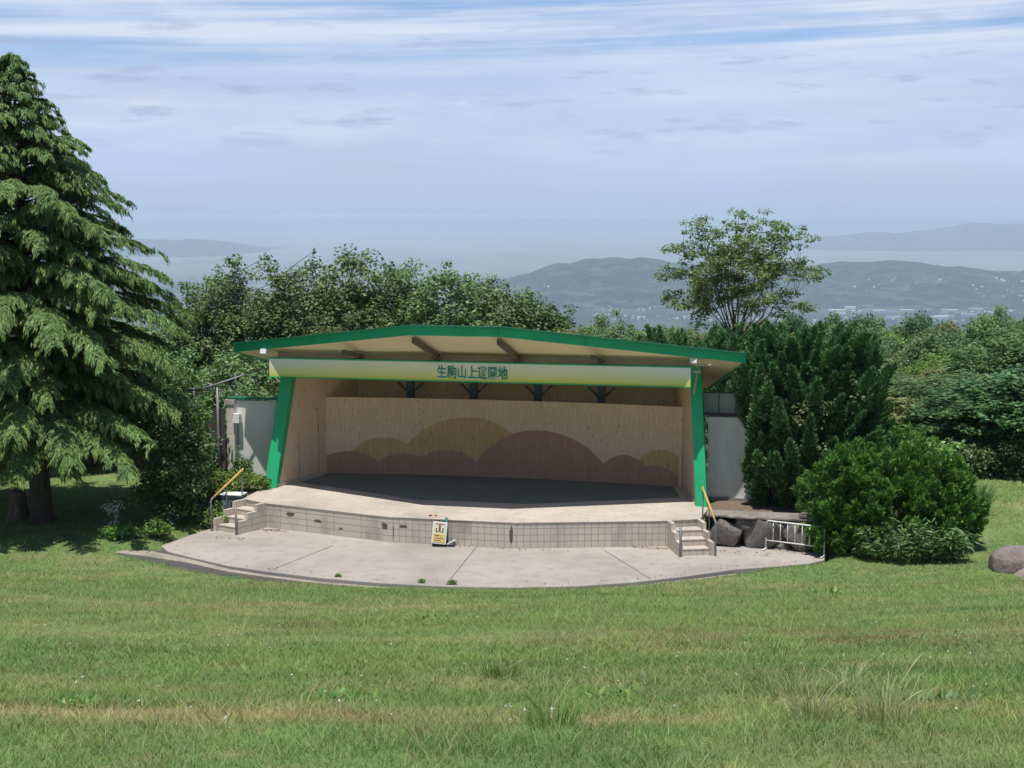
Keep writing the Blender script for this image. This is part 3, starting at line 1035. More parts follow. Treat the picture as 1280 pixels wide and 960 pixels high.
    # painted hills, each its own patch of paint a few mm proud
    def hill(uc, zt, ul, zl, ur, zr, mat, layer):
        """arc through left foot, top and right foot; smooth rounded top"""
        n = 25; vs = []; fs = []
        uu = np.linspace(max(ul, -5.70), min(ur, 5.60), n)
        for u in uu:
            if u <= uc:
                t = (uc - u) / max(uc - ul, 1e-3); z = zl + (zt - zl) * (math.sqrt(max(0, 1 - .80 * t * t)) - .447) / .553 if True else 0
            else:
                t = (u - uc) / max(ur - uc, 1e-3); z = zr + (zt - zr) * (math.sqrt(max(0, 1 - .80 * t * t)) - .447) / .553
            vv = arc_v(u) - .004 * layer
            vs += [(u, vv, S + .014), (u, vv, max(z, S + .02))]
        for i in range(n - 1):
            fs.append((i * 2, i * 2 + 2, i * 2 + 3, i * 2 + 1))
        h = MB().add(vs, fs).build('mural_hill', M[mat], bw)
        uv_wall(h, lambda v, nn: (v.x, v.z))
    hill(-3.86, 1.92, -5.2, .98, -2.72, 1.36, 'mural_yellow', 1)
    hill(-1.08, 2.62, -3.35, 1.35, 1.25, .95, 'mural_yellow', 2)
    hill(5.06, 1.84, 4.05, 1.05, 6.1, 1.05, 'mural_yellow', 1)
    hill(-4.97, 1.45, -6.3, .80, -3.78, .88, 'mural_brown', 3)
    hill(-3.26, 1.42, -4.25, .82, -2.2, .98, 'mural_brown', 4)
    hill(-1.79, 1.55, -2.95, .95, -.55, .85, 'mural_brown', 5)
    hill(1.14, 2.28, -.98, .95, 3.42, 1.02, 'mural_brown', 6)
    hill(3.91, 1.62, 3.05, 1.02, 4.75, 1.02, 'mural_brown', 4)
    hill(4.84, 1.34, 4.3, 1.02, 5.75, .85, 'mural_brown', 5)
    # --- side walls (splayed) with a flush door on one of them
    for sgn in (-1, 1):
        a = (sgn * 6.42, .22); b = (sgn * 5.68, 2.98); c = (sgn * 5.24, 4.72)
        nrm = Vector((sgn, .27, 0)).normalized() * .14
        prof = []
        for (p, z0) in ((a, S - .05),):
            pass
        pts = [(a[0], a[1], S - .02), (c[0], c[1], S - .02), (c[0], c[1], roof_z(c[0], c[1]) + .1), (b[0], b[1], roof_z(b[0], b[1]) + .1), (a[0] - sgn * .33, a[1] + 1.13, roof_z(6.1, 1.35) + .1)]
        vs = pts + [(p[0] + nrm.x, p[1] + nrm.y, p[2]) for p in pts]
        n = 5
        fs = [tuple(range(n)), tuple(range(2 * n - 1, n - 1, -1))] + [(i, (i + 1) % n, n + (i + 1) % n, n + i) for i in range(n)]
        sw = MB().add(vs, fs).build('side_wall', M['boards'], st)
        uv_wall(sw, lambda v, n_: (v.y * 1.04, v.z))
        dirv = Vector((b[0] - a[0], b[1] - a[1], 0)).normalized()
        # dark gap lines of the door, 15 mm strips standing 3 mm proud
        if sgn < 0:
            dm = MB()
            A0 = Vector((a[0], a[1], 0)); off = Vector((-sgn * .97, -.26, 0)) * .006
            for s0, s1, z0, z1 in ((1.25, 1.27, S, 2.86), (2.32, 2.34, S, 2.86), (1.25, 2.34, 2.86, 2.885)):
                p = A0 + dirv * s0 + off; r2 = A0 + dirv * s1 + off
                dm.add([(p.x, p.y, z0), (r2.x, r2.y, z0), (r2.x, r2.y, z1), (p.x, p.y, z1)], [(0, 1, 2, 3)])
            dm.build('door_gap', M['beam'], sw)
        # skirting
        A0 = Vector((a[0], a[1], 0)); off = Vector((-sgn * .97, -.26, 0)) * .02
        p = A0 + off; r2 = Vector((b[0], b[1], 0)) + off
        MB().bar((p.x, p.y, S + .05), (r2.x, r2.y, S + .05), .03, .1).build('skirting', M['stage_floor'], sw)
    # rear wall above and behind, with four steel posts in the gap
    rw = MB().box((0, 4.78, 2.3), (10.9, .12, 3.5)).build('rear_wall', M['boards'], st)
    uv_wall(rw, lambda v, n: (v.x, v.z))
    for u in (-3.16, -1.06, 1.03, 3.06):
        pm = MB().box((u, 3.85, 2.25), (.22, .22, 3.1))
        pm.bar((u - .42, 3.85, 3.62), (u, 3.85, 3.22), .08, .06)
        pm.bar((u + .42, 3.85, 3.62), (u, 3.85, 3.22), .08, .06)
        pm.build('roof_post', M['steel_blue'], st)
    # --- leaning green pillars
    for sgn in (-1, 1):
        z0, z1 = -.1, 5.1
        def pc(z):
            return (sgn * (6.53 - .080 * (z - S)), .06 + .26 * (z - S))
        (u0, v0), (u1, v1) = pc(z0), pc(4.95)
        w = .215
        vs = []
        for (u, v, z) in ((u0, v0, z0), (u1, v1, 4.95)):
            vs += [(u + sgn * .17, v - .06, z), (u - sgn * .17, v + .06, z), (u - sgn * .165, v + .45, z), (u + sgn * .165, v + .45, z)]
        fs = [(3, 2, 1, 0), (4, 5, 6, 7)] + [(i, (i + 1) % 4, 4 + (i + 1) % 4, 4 + i) for i in range(4)]
        MB().add(vs, fs).build('pillar', M['green_paint'], st, .008)
    # --- roof
    F = [(-7.72, .34, 5.08), (-1.28, -2.68, 5.95), (1.32, -2.68, 5.95), (7.70, .34, 5.08)]
    B = [(-6.32, 5.0, 3.72), (-1.35, 5.0, 3.82), (1.35, 5.0, 3.82), (6.32, 5.0, 3.72)]
    roof = MB()
    vs = F + B
    lo = [(a, b, c - .245) for a, b, c in vs]
    roof.add(vs, [(0, 1, 5, 4), (1, 2, 6, 5), (2, 3, 7, 6)])
    ro = roof.build('roof', M['green_dark'], st)
    sf = MB().add([(a, b, c - .07) for a, b, c in lo], [(4, 5, 1, 0), (5, 6, 2, 1), (6, 7, 3, 2)])
    sf.v = [(a * .997, b * .994 + .02, c + .10) for a, b, c in sf.v]
    sf.build('soffit', M['soffit'], ro)
    fa = MB()
    ring = [0, 1, 2, 3, 7, 6, 5, 4]
    n = len(ring)
    ctr = Vector((0, 2.0, 0))
    out = [Vector(vs[i]) for i in ring]
    def inset(p, k):
        return Vector((p.x * (1 - k * .012), p.y + (.10 if p.y < 3 else -.10) * k, p.z))
    fv = []
    for p in out: fv.append(tuple(p + Vector((0, 0, .012))))
    for p in out: fv.append((p.x, p.y, p.z - .245))
    for p in out: fv.append(tuple(inset(p, 1) + Vector((0, 0, .012))))
    for p in out: fv.append((inset(p, 1).x, inset(p, 1).y, p.z - .245))
    ff = []
    for i in range(n):
        j = (i + 1) % n
        ff += [(i, j, n + j, n + i), (2 * n + j, 2 * n + i, 3 * n + i, 3 * n + j), (i, 2 * n + i, 2 * n + j, j), (n + j, 3 * n + j, 3 * n + i, n + i)]
    fa.add(fv, ff)
    fa.build('fascia', M['green_paint'], ro)
    # drip edge: thin darker strip along the top of the fascia
    dr = MB()
    for i in range(3):
        a = Vector(F[i]) + Vector((0, -.02, .03)); b = Vector(F[i + 1]) + Vector((0, -.02, .03))
        dr.bar(a, b, .09, .035)
    dr.build('drip_edge', M['green_dark'], ro)
    for u in (-3.6, -1.2, 1.2, 3.6):
        vf = -2.54 if abs(u) < 1.3 else -2.68 + (abs(u) - 1.3) * .472 + .13
        mb = MB().bar((u, vf, roof_z(u, vf) - .09), (u, .12, roof_z(u, .12) - .08), .10, .15)
        mb.box((u, -.12, 4.84), (.34, .10, .05)); mb.box((u - .07, -.12, 4.78), (.05, .08, .12)); mb.box((u + .07, -.12, 4.78), (.05, .08, .12))
        mb.build('roof_beam', M['beam'], ro)
    pu = MB()
    pu.box((0, .30, 4.83), (12.5, .16, .17))
    pu.box((0, -.02, 4.735), (12.4, .10, .06))
    pu.build('purlin', M['purlin'], ro)
    # --- sign board
    sb = MB().box((-.08, -.155, 4.455), (12.56, .13, .54)).build('signboard', M['sign'], st, .006)
    em = MB(); em.box((-.08, -.155, 4.742), (12.60, .16, .035)); em.box((-.08, -.155, 4.173), (12.60, .16, .03))
    em.build('sign_trim', M['green_paint'], sb)
    lim = None
    for nm_, off_, dep_, mt_ in (('lettering', .006, -.232, 'letter'), ('lettering_edge', .026, -.224, 'letter_edge')):
        cv = bpy.data.curves.new(nm_, 'FONT')
        cv.body = '生駒山上遊園地'
        cv.size = .36
        cv.align_x = 'CENTER'; cv.align_y = 'CENTER'
        cv.extrude = .004
        cv.offset = off_
        cv.space_character = 1.03
        tmp = bpy.data.objects.new('lettering_curve', cv)
        COL.objects.link(tmp)
        dg = bpy.context.evaluated_depsgraph_get()
        me = bpy.data.meshes.new_from_object(tmp.evaluated_get(dg))
        bpy.data.objects.remove(tmp)
        xs = np.array([v.co.x for v in me.vertices]); ys = np.array([v.co.y for v in me.vertices])
        if lim is None: lim = (xs.min(), xs.max(), ys.min(), ys.max())
        cx = (lim[0] + lim[1]) / 2; cy = (lim[2] + lim[3]) / 2
        sx = 2.10 / (lim[1] - lim[0]); sy = .38 / (lim[3] - lim[2])
        for v in me.vertices:
            x, y, z = v.co
            v.co = ((x - cx) * sx - .11, dep_ - z, (y - cy) * sy + 4.45)
        me.materials.clear()
        link(nm_, me, M[mt_], sb)
    # --- lamps and the loose pipe bracket by the sign ends
    for u in (-6.52, 6.28):
        mb = MB().box((u, -.22, 4.92), (.19, .16, .15), 0, -.3)
        mb.bar((u, -.12, 4.98), (u, .1, 5.05), .04, .04)
        mb.build('floodlight', M['white_metal'], st, .01)
    mb = MB()
    mb.tube([(5.95, -.08, 4.80), (6.75, -.08, 4.80)], .03, 8); mb.tube([(6.35, -.05, 4.80), (6.42, .0, 4.62), (6.40, .05, 4.55)], .025, 8)
    mb.box((6.36, -.02, 4.60), (.22, .12, .07)); mb.tube([(6.37, -.05, 4.56), (6.28, .02, 3.98)], .025, 8)
    mb.build('bracket', M['purlin'], st, smooth=False)
    MB().tube([(-6.22, -.1, 4.16), (-6.12, .0, 4.0)], .03, 8).build('bracket', M['white_metal'], st)
    # --- wing walls beside the stage
    lw = MB().box((-7.28, 1.12, 1.95), (1.46, .16, 2.62)).build('wing_wall', M['white_wall'], st)
    lb = MB().box((-8.12, 1.06, 1.80), (.26, .32, 2.9)).build('wing_pier', M['block'], lw); uv_wall(lb, fuv)
    cp = MB().box((-7.42, 1.10, 3.33), (1.72, .26, .05)).build('wall_cap', M['green_dark'], lw)
    MB().box((-8.14, 1.05, 3.215), (.34, .36, .14)).build('pier_cap', M['block'], lw); uv_wall(lw.children[-1], fuv)
    fx = MB().box((-7.90, .92, 2.72), (.25, .22, .30), taper=.75).build('lamp_box', M['white_metal'], lw, .01)
    MB().tube([(-7.93, 1.02, 2.6), (-7.93, 1.02, 1.2)], .02, 6).build('conduit', M['grey_metal'], lw)
    MB().box((-7.28, 1.0, .74), (1.44, .24, .16)).build('wall_base', M['cap'], lw)
    rw2 = MB().box((8.05, 1.34, 1.86), (2.9, .16, 2.56)).build('wing_wall', M['white_wall'], st)
    MB().box((8.05, 1.30, .69), (2.92, .22, .20)).build('wall_base', M['cap'], rw2)
    wn = MB().box((7.7, 1.66, 3.18), (2.7, .2, .07)).build('window_frame', M['beam'], rw2)
    gp = MB()
    for i in range(5):
        gp.box((6.62 + i * .5, 1.68, 3.50), (.47, .03, .58))
    gp.build('pane', M['panel_glass'], wn)
    mu = MB()
    for i in range(6):
        mu.box((6.37 + i * .5, 1.66, 3.50), (.035, .06, .60))
    mu.box((7.7, 1.66, 3.815), (2.7, .07, .04))
    mu.build('mullion', M['beam'], wn)
    return st


make_bandstand()

# face stains on the stage front (real stains with a shape of their own) are in the tile material

# ------------------------------------------------------------------ small things round the stage
def make_things():
    # warning sign leaning on its stand
    x, y = -1.93, 38.55
    t = thing('notice_stand', 'small yellow notice board on black foot leaning by the stage front', 'sign', (x, y, 0), -.12)
    MB().box((.06, .08, .045), (.62, .30, .09)).build('foot', M['black'], t, .02)
    MB().tube([(.12, .12, .05), (.12, .16, .76)], .045, 10).build('post', M['green_pot'], t, smooth=True)
    M4 = Matrix.Translation((-.04, -.06, .38)) @ Matrix.Rotation(.07, 4, 'Y') @ Matrix.Rotation(-.16, 4, 'X')

    def pb(c, s):
        mb = MB().box(c, s); mb.v = [tuple(M4 @ Vector(p)) for p in mb.v]; return mb
    p = pb((0, 0, 0), (.40, .03, .60)).build('board', M['white_metal'], t, .006)
    pb((0, -.018, .0), (.34, .006, .53)).build('poster', M['poster'], p)
    pb((0, -.0235, -.14), (.32, .004, .22)).build('poster_band', M['poster_yellow'], p)
    for (cx, cz, w, h) in ((0, .11, .05, .12), (0, .20, .05, .04), (-.09, .09, .03, .08), (.09, .10, .03, .09), (-.06, .035, .11, .012), (.07, .035, .09, .012), (0, .25, .24, .012), (-.06, -.07, .14, .02), (.02, -.14, .22, .016), (-.03, -.20, .18, .014)):
        pb((cx, -.0275, cz), (w, .004, h)).build('print_mark', M['poster_brown'], p)
    MB().box((.28, -.02, .13), (.26, .05, .03), .3, 0, -.5).build('brace', M['white_metal'], t)
    q = thing('red_cloth', 'small faded red scrap lying at the stage edge above the notice board', 'scrap', W(-.62, -2.75, S))
    vs = []; fs = []
    for i in range(7):
        for j in range(5):
            vs.append(((i / 6 - .5) * .22, (j / 4 - .5) * .14, .02 + .03 * math.sin(i * 1.3 + j) * math.cos(j * 1.1)))
    for i in range(6):
        for j in range(4):
            fs.append((i * 5 + j, i * 5 + 5 + j, i * 5 + 6 + j, i * 5 + j + 1))
    ob = MB().add(vs, fs).build('cloth', M['red_mark'], q, smooth=True)
    # white tubular barrier
    a = Vector((6.86, 38.15, 0)); b = Vector((8.25, 37.30, 0))
    t = thing('barrier', 'white tubular crowd barrier standing in front of the stone wall', 'barrier', tuple(a), math.atan2(b.y - a.y, b.x - a.x))
    L = (b - a).length
    fr = MB()
    fr.tube([(0, 0, 0.02), (0, 0, .74), (.05, 0, .80), (L - .05, 0, .80), (L, 0, .74), (L, 0, .02)], .021, 8)
    fr.tube([(0, 0, .26), (L, 0, .26)], .017, 8)
    fr.build('frame', M['white_metal'], t, smooth=True)
    for i in range(7):
        s = L * (i + 1) / 8
        MB().tube([(s, 0, .26), (s, 0, .80)], .0125, 6).build('bar', M['white_metal'], t, smooth=True)
    for s in (0, L):
        MB().tube([(s, -.24, .03), (s, .24, .03)], .022, 8).build('foot', M['white_metal'], t, smooth=True)
    # stone retaining wall
    t = thing('stone_wall', 'low retaining wall of big dark boulders right of the stage steps', 'wall', W(6.95, -1.55, 0), YAW)
    specs = [(.40, 0, .34, .58, .34, .50), (1.42, -.03, .36, .66, .34, .50), (.90, .03, .68, .36, .25, .22), (2.45, -.06, .42, .62, .34, .52), (3.3, -.05, .40, .52, .34, .52), (1.95, .0, .10, .25, .24, .2), (4.1, 0, .36, .5, .3, .48)]
    for i, (cx, cy, cz, rx, ry, rz) in enumerate(specs):
        bm = bmesh.new()
        bmesh.ops.create_icosphere(bm, subdivisions=3, radius=1)
        r_ = np.random.default_rng(50 + i)
        ds = unit(r_.normal(size=(16, 3))); cut = r_.uniform(.60, .88, 16)
        for v in bm.verts:
            p = np.array(v.co); p = np.sign(p) * np.abs(p) ** .62
            for dd, c in zip(ds, cut):
                e = p @ dd - c
                if e > 0: p = p - dd * e * .97
            p = p + .03 * (fbm(np.array([p[0] * 3 + i]), np.array([p[2] * 3 + p[1]]), i)[0] - .5)
            v.co = (p[0] * rx + cx, p[1] * ry + cy, p[2] * rz + cz)
        me = bpy.data.meshes.new('stone'); bm.to_mesh(me); bm.free()
        link('stone', me, M['stone'], t, True)
    MB().box((2.0, .32, .38), (4.4, .2, .84)).build('backing', M['cap_dark'], t)
    cap = MB()
    r_ = np.random.default_rng(3)
    xs_ = np.linspace(-.15, 3.9, 24)
    prof = [(x_, -.10 - .12 * min(1, (x_ + .15) / 1.2) + r_.uniform(-.07, .05)) for x_ in xs_] + [(3.9, .5), (-.15, .6)]
    cap.prism(prof, .81, [.86 + r_.uniform(-.015, .03) for _ in prof])
    cap.build('coping', M['cap'], t, .012)
    MB().box((2.62, -.02, .93), (.55, .3, .16), .1).build('stone', M['stone'], t, .05, False, 2)
    # boulders in the grass on the right
    def boulder(label, x, y, sx, sy, sz, seed):
        bm = bmesh.new(); bmesh.ops.create_icosphere(bm, subdivisions=4, radius=1)
        r_ = np.random.default_rng(seed); ds = unit(r_.normal(size=(14, 3))); cut = r_.uniform(.66, .92, 14)
        for v in bm.verts:
            p = np.array(v.co)
            for dd, c in zip(ds, cut):
                e = p @ dd - c
                if e > 0: p = p - dd * e * .9
            p = p * (1 + .10 * (fbm(np.array([p[0] * 2.3 + 9]), np.array([p[2] * 2.3 + p[1] * 1.7]), seed)[0] - .5))
            v.co = (p[0] * sx, p[1] * sy, p[2] * sz)
        me = bpy.data.meshes.new('boulder'); bm.to_mesh(me); bm.free()
        o = link('boulder', me, M['boulder'], None, True)
        o.location = (x, y, float(ground(np.array([x]), np.array([y]))[0]) + sz * .04)
        return tag(o, label, 'boulder', 'boulders in the grass')
    boulder('large reddish brown boulder in the grass at the right edge', 12.75, 35.6, .82, .6, .62, 5)
    boulder('small low pale boulder in front of the large one', 12.95, 34.75, .55, .4, .30, 8).data.materials[0] = M['kerb']
    # tree stump
    x, y = -14.62, 41.9
    t = thing('tree_stump', 'cut brown tree stump standing left of the big cedar trunk', 'stump', (x, y, .05))
    mb = MB(); n = 16
    rr = [(.0, .40), (.12, .31), (.35, .26), (.8, .235), (.83, .20)]
    vs = []
    for z, r in rr:
        for k in range(n):
            a = 2 * PI * k / n
            f = 1 + (.22 if z < .2 else .06) * math.sin(a * 5 + 1) * (1 if z < .3 else .5)
            vs.append((r * f * math.cos(a), r * f * math.sin(a), z + .02 * math.sin(a * 3)))
    fs = [(i * n + k, i * n + (k + 1) % n, (i + 1) * n + (k + 1) % n, (i + 1) * n + k) for i in range(len(rr) - 1) for k in range(n)]
    fs.append(tuple(range((len(rr) - 1) * n, len(rr) * n)))
    mb.add(vs, fs); mb.build('stump_body', M['stump'], t, smooth=True)
    # grey cabinet behind the left steps
    t = thing('utility_box', 'blue grey utility box half hidden behind the left steps', 'utility box', W(-7.15, -1.25, .1), YAW)
    MB().box((0, 0, .33), (.62, .42, .66)).build('cabinet', M['grey_box'], t, .015)
    MB().box((0, -.01, .68), (.68, .48, .04)).build('cabinet_lid', M['white_metal'], t, .008)
    # pipe frame with dark boards left of the stage
    t = thing('pipe_frame', 'grey pipe frame with dark weathered boards behind the left steps', 'frame', (-9.04, 43.6, .4))
    fr = MB()
    fr.tube([(.05, 0, .0), (.05, 0, 3.40)], .04, 8); fr.tube([(-.75, .4, .1), (-.75, .4, 3.3)], .03, 8)
    fr.tube([(-.85, 0, 3.28), (.25, 0, 3.28)], .03, 8); fr.tube([(-.55, 0, 1.60), (.18, 0, 1.60)], .028, 8)
    fr.tube([(-.6, -.05, 3.28), (-.1, -.05, 3.42), (1.5, .1, 3.95)], .026, 8); fr.tube([(1.25, .3, 3.2), (1.13, .3, 3.68)], .028, 8)
    fr.tube([(.55, .3, 3.2), (.55, .3, 3.75)], .02, 8)
    fr.tube([(-.25, -.02, 3.5), (.02, -.02, 3.36)], .03, 8)
    fr.build('pipework', M['grey_metal'], t, smooth=True)
    for (cx, cz, w, h) in ((-.36, 2.2, .70, 1.15), (.13, 1.75, .22, 1.9)):
        mb = MB()
        k = int(h / .16)
        for i in range(k):
            mb.box((cx, .12 + .004 * (i % 2), cz - h / 2 + (i + .5) * h / k), (w, .03, h / k - .006))
        mb.build('board_panel', M['dark_board'], t)


make_things()


def litter():
    r_ = np.random.default_rng(31); P = []
    for (u, v, su, sv, n) in ((-5.55, -2.35, .35, .12, 130), (5.35, -2.25, .4, .10, 110), (-6.0, -3.5, .35, .15, 50), (1.4, -3.2, .7, .05, 50), (7.6, -2.2, .8, .25, 60), (-8.4, -4.3, .5, .5, 60)):
        for i in range(n):
            P.append(W(u + r_.normal() * su, v - abs(r_.normal()) * sv, .012 + r_.random() * .02))
    for i in range(110):
        a = r_.random(); k = a * (len(AP_FRONT) - 1); j = int(k)
        p = np.array(AP_FRONT[j]) * (1 - k + j) + np.array(AP_FRONT[min(j + 1, len(AP_FRONT) - 1)]) * (k - j)
        P.append((p[0], p[1] + .1 + abs(r_.normal()) * .22, .012 + r_.random() * .01))
    P = np.array(P)
    nn = unit(np.array([0, 0, 1.0]) + r_.normal(size=P.shape) * .4)
    m = mat_leaf('dead_leaf', (.05, .028, .016), (.10, .06, .035), (.17, .11, .06), .1, .8)
    o = leaf_mesh('leaf_litter', P, unit(np.cross(nn, r_.normal(size=P.shape))), .05 * r_.uniform(.5, 1.3, len(P)), .03, nn, None, m)
    tag(o, 'dry brown leaves and crumbs lying on the concrete in front of the stage', 'leaf litter', kind='stuff')


# ------------------------------------------------------------------ conifers
def gz(x, y):
    return float(ground(np.array([float(x)]), np.array([float(y)]))[0])


def make_cedar(label, x, y, H, seed, scale=1.0, prof=None, zmin=2.35, lean=(0, 0), group=None, dens=1.0):
    t = thing('cedar_tree', label, 'tree', (x, y, gz(x, y) - .05), 0, group)
    r_ = np.random.default_rng(seed)
    zs, rs = prof
    P = []; A = []; NN = []; LL = []; WW = []
    br = MB()
    br.tube([(lean[0] * z / H, lean[1] * z / H, z) for z in (0, .3, 1.5, H * .4, H * .7, H * .9, H)], [.42, .33, .29, .19, .11, .04, .012], 12)
    z = zmin
    ga = 0
    while z < H - .15:
        R = np.interp(z, zs, rs)
        ga += 2.399 + r_.uniform(-.5, .5)
        L = R * r_.uniform(.74, 1.10)
        dirh = np.array([math.cos(ga), math.sin(ga), 0]); side = np.array([-math.sin(ga), math.cos(ga), 0])
        rise = (.10 + .55 * (z / H) ** 2) * L
        droop = (.25 - .12 * z / H) * L * min(1, .45 + .16 * z)
        org = np.array([lean[0] * z / H, lean[1] * z / H, z])

        def path(s):
            s = np.asarray(s)[..., None]
            return org + dirh * L * s + np.array([0, 0, 1]) * (rise * s - (droop + rise * .6) * s ** 2.6)
        ss = np.linspace(0, 1, 7)
        br.tube([tuple(p) for p in path(ss)], list(np.linspace(.010 + .008 * L, .004, 7)), 5, False)
        # lateral sprays: each a drooping fan of needles
        ntw = int(max(7, L * 13) * dens)
        for s in r_.uniform(.12, 1.0, ntw):
            sd = r_.choice((-1, 1))
            tl = (.10 + .20 * min(1, L / 1.6) + .62 * L * .28) * (1.12 - s * .75) * r_.uniform(.6, 1.15)
            p0 = path(s)
            tang = unit((path(min(s + .04, 1.02)) - path(s - .04)))
            dr = unit(tang * r_.uniform(.5, 1.1) + side * sd * r_.uniform(.3, 1.1) + np.array([0, 0, r_.uniform(-.05, .18)]))
            nq = int(max(18, tl * 84))
            q = r_.uniform(.05, 1, nq)[:, None]
            pts = p0 + dr * tl * q - np.array([0, 0, 1]) * (tl * .46) * q ** 2.2
            wdt = (.16 * tl + .05) * (1.05 - q)
            lat = unit(np.cross(dr, [0, 0, 1]))
            pts = pts + lat * (r_.uniform(-1, 1, (nq, 1)) * wdt) + r_.normal(size=(nq, 3)) * .025
            d2 = unit(dr * (1 - .35 * q) + np.array([0, 0, -1]) * (.15 + 1.0 * q ** 1.4) + lat * r_.uniform(-.55, .55, (nq, 1)) + r_.normal(size=(nq, 3)) * .16)
            P.append(pts); A.append(d2)
            nn = unit(np.array([0, 0, 1.0]) + dirh * .45 + r_.normal(size=(nq, 3)) * .45)
            NN.append(nn)
            LL.append(r_.uniform(.12, .24, nq)); WW.append(r_.uniform(.024, .05, nq))
        z += (.062 + .05 * R / 5.0) / max(dens, .5) * r_.uniform(.6, 1.4) * .46
    P = np.concatenate(P); A = np.concatenate(A); NN = np.concatenate(NN); LL = np.concatenate(LL); WW = np.concatenate(WW)
    leaf_mesh('crown', P, A, LL, WW, NN, t, M['cedar'])
    br.build('trunk', M['bark'], t, smooth=True)
    return t, len(P)


PROF = ([0, 1.2, 2.4, 4.5, 6.2, 8.0, 9.8, 11.2, 12.2, 13.1, 13.6], [1.5, 3.5, 4.6, 4.75, 4.6, 3.8, 2.65, 1.75, 1.05, .4, .12])
_, nn_ = make_cedar('tall dark cedar with drooping boughs and thick trunk left of the stage', -13.75, 41.4, 13.55, 11, prof=PROF, lean=(-.35, 0), dens=1.18)
PROF2 = ([0, 1.0, 3, 5, 7, 9, 9.8], [.8, 3.0, 3.6, 3.3, 2.2, .8, .15])
make_cedar('second shorter cedar close behind the tall one at the left edge', -18.6, 43.5, 9.8, 12, prof=PROF2, zmin=1.2, dens=.8)


def plume_shrub(name, label, cat, loc, plumes, mat, per=190, leaf=(.12, .03), stem=None, group=None, spread=.20, core=None):
    """shrub of feathery plumes: list of (base, tip, radius)"""
    t = thing(name, label, cat, loc, 0, group)
    P = []; A = []; NN = []; L = []
    for (b, e, r) in plumes:
        b = np.array(b); e = np.array(e); ln = np.linalg.norm(e - b)
        n = int(per * ln * (.5 + r / spread * .5))
        s = rng.random(n) ** .75
        ax = (e - b) / ln
        sw = np.array([.12 * math.sin(b[0] * 3), .12 * math.cos(b[1] * 3), 0]) * ln
        rad = r * np.sqrt(np.clip(1 - s, 0, 1)) * (.35 + .65 * np.minimum(s * 4, 1))
        d = unit(rng.normal(size=(n, 3))); d = unit(d - ax * (d @ ax)[:, None] * .7)
        p = b + ax * ln * s[:, None] + sw * (s * s)[:, None] + d * (rad * rng.random(n) ** .5)[:, None]
        a = unit(ax * .75 + d * .7 + np.array([0, 0, .2]) + rng.normal(size=(n, 3)) * .34)
        P.append(p); A.append(a); NN.append(unit(d + rng.normal(size=(n, 3)) * .5)); L.append(rng.uniform(.6, 1.4, n))
    P = np.concatenate(P); A = np.concatenate(A); NN = np.concatenate(NN); L = np.concatenate(L)
    leaf_mesh('crown', P, A, leaf[0] * L, leaf[1] * L, NN, t, mat)
    if stem:
        mb = MB()
        for s in stem:
            mb.tube(s[0], s[1], 7)
        mb.build('trunk', M['bark'], t, smooth=True)
    return t


def juniper_plumes(rad_fn, H, n, seed, lmin=.7, lmax=1.4, tilt=(.25, .0), out=.55, z0=.1):
    r_ = np.random.default_rng(seed); pl = []
    while len(pl) < n:
        z = z0 + (H - z0) * r_.random() ** .9
        a = r_.uniform(0, 2 * PI)
        R = rad_fn(z / H, a)
        q = r_.uniform(.45, 1.0)
        b = np.array([math.cos(a) * R * q, math.sin(a) * R * q, z])
        ln = r_.uniform(lmin, lmax)
        d = unit(np.array([math.cos(a) * out + tilt[0] + r_.normal() * .15, math.sin(a) * out + tilt[1] + r_.normal() * .15, 1.0]))
        e = b + d * ln
        b = b - d * ln * .35
        if e[2] > H + .45: continue
        pl.append((b, e, r_.uniform(.16, .42)))
    return pl


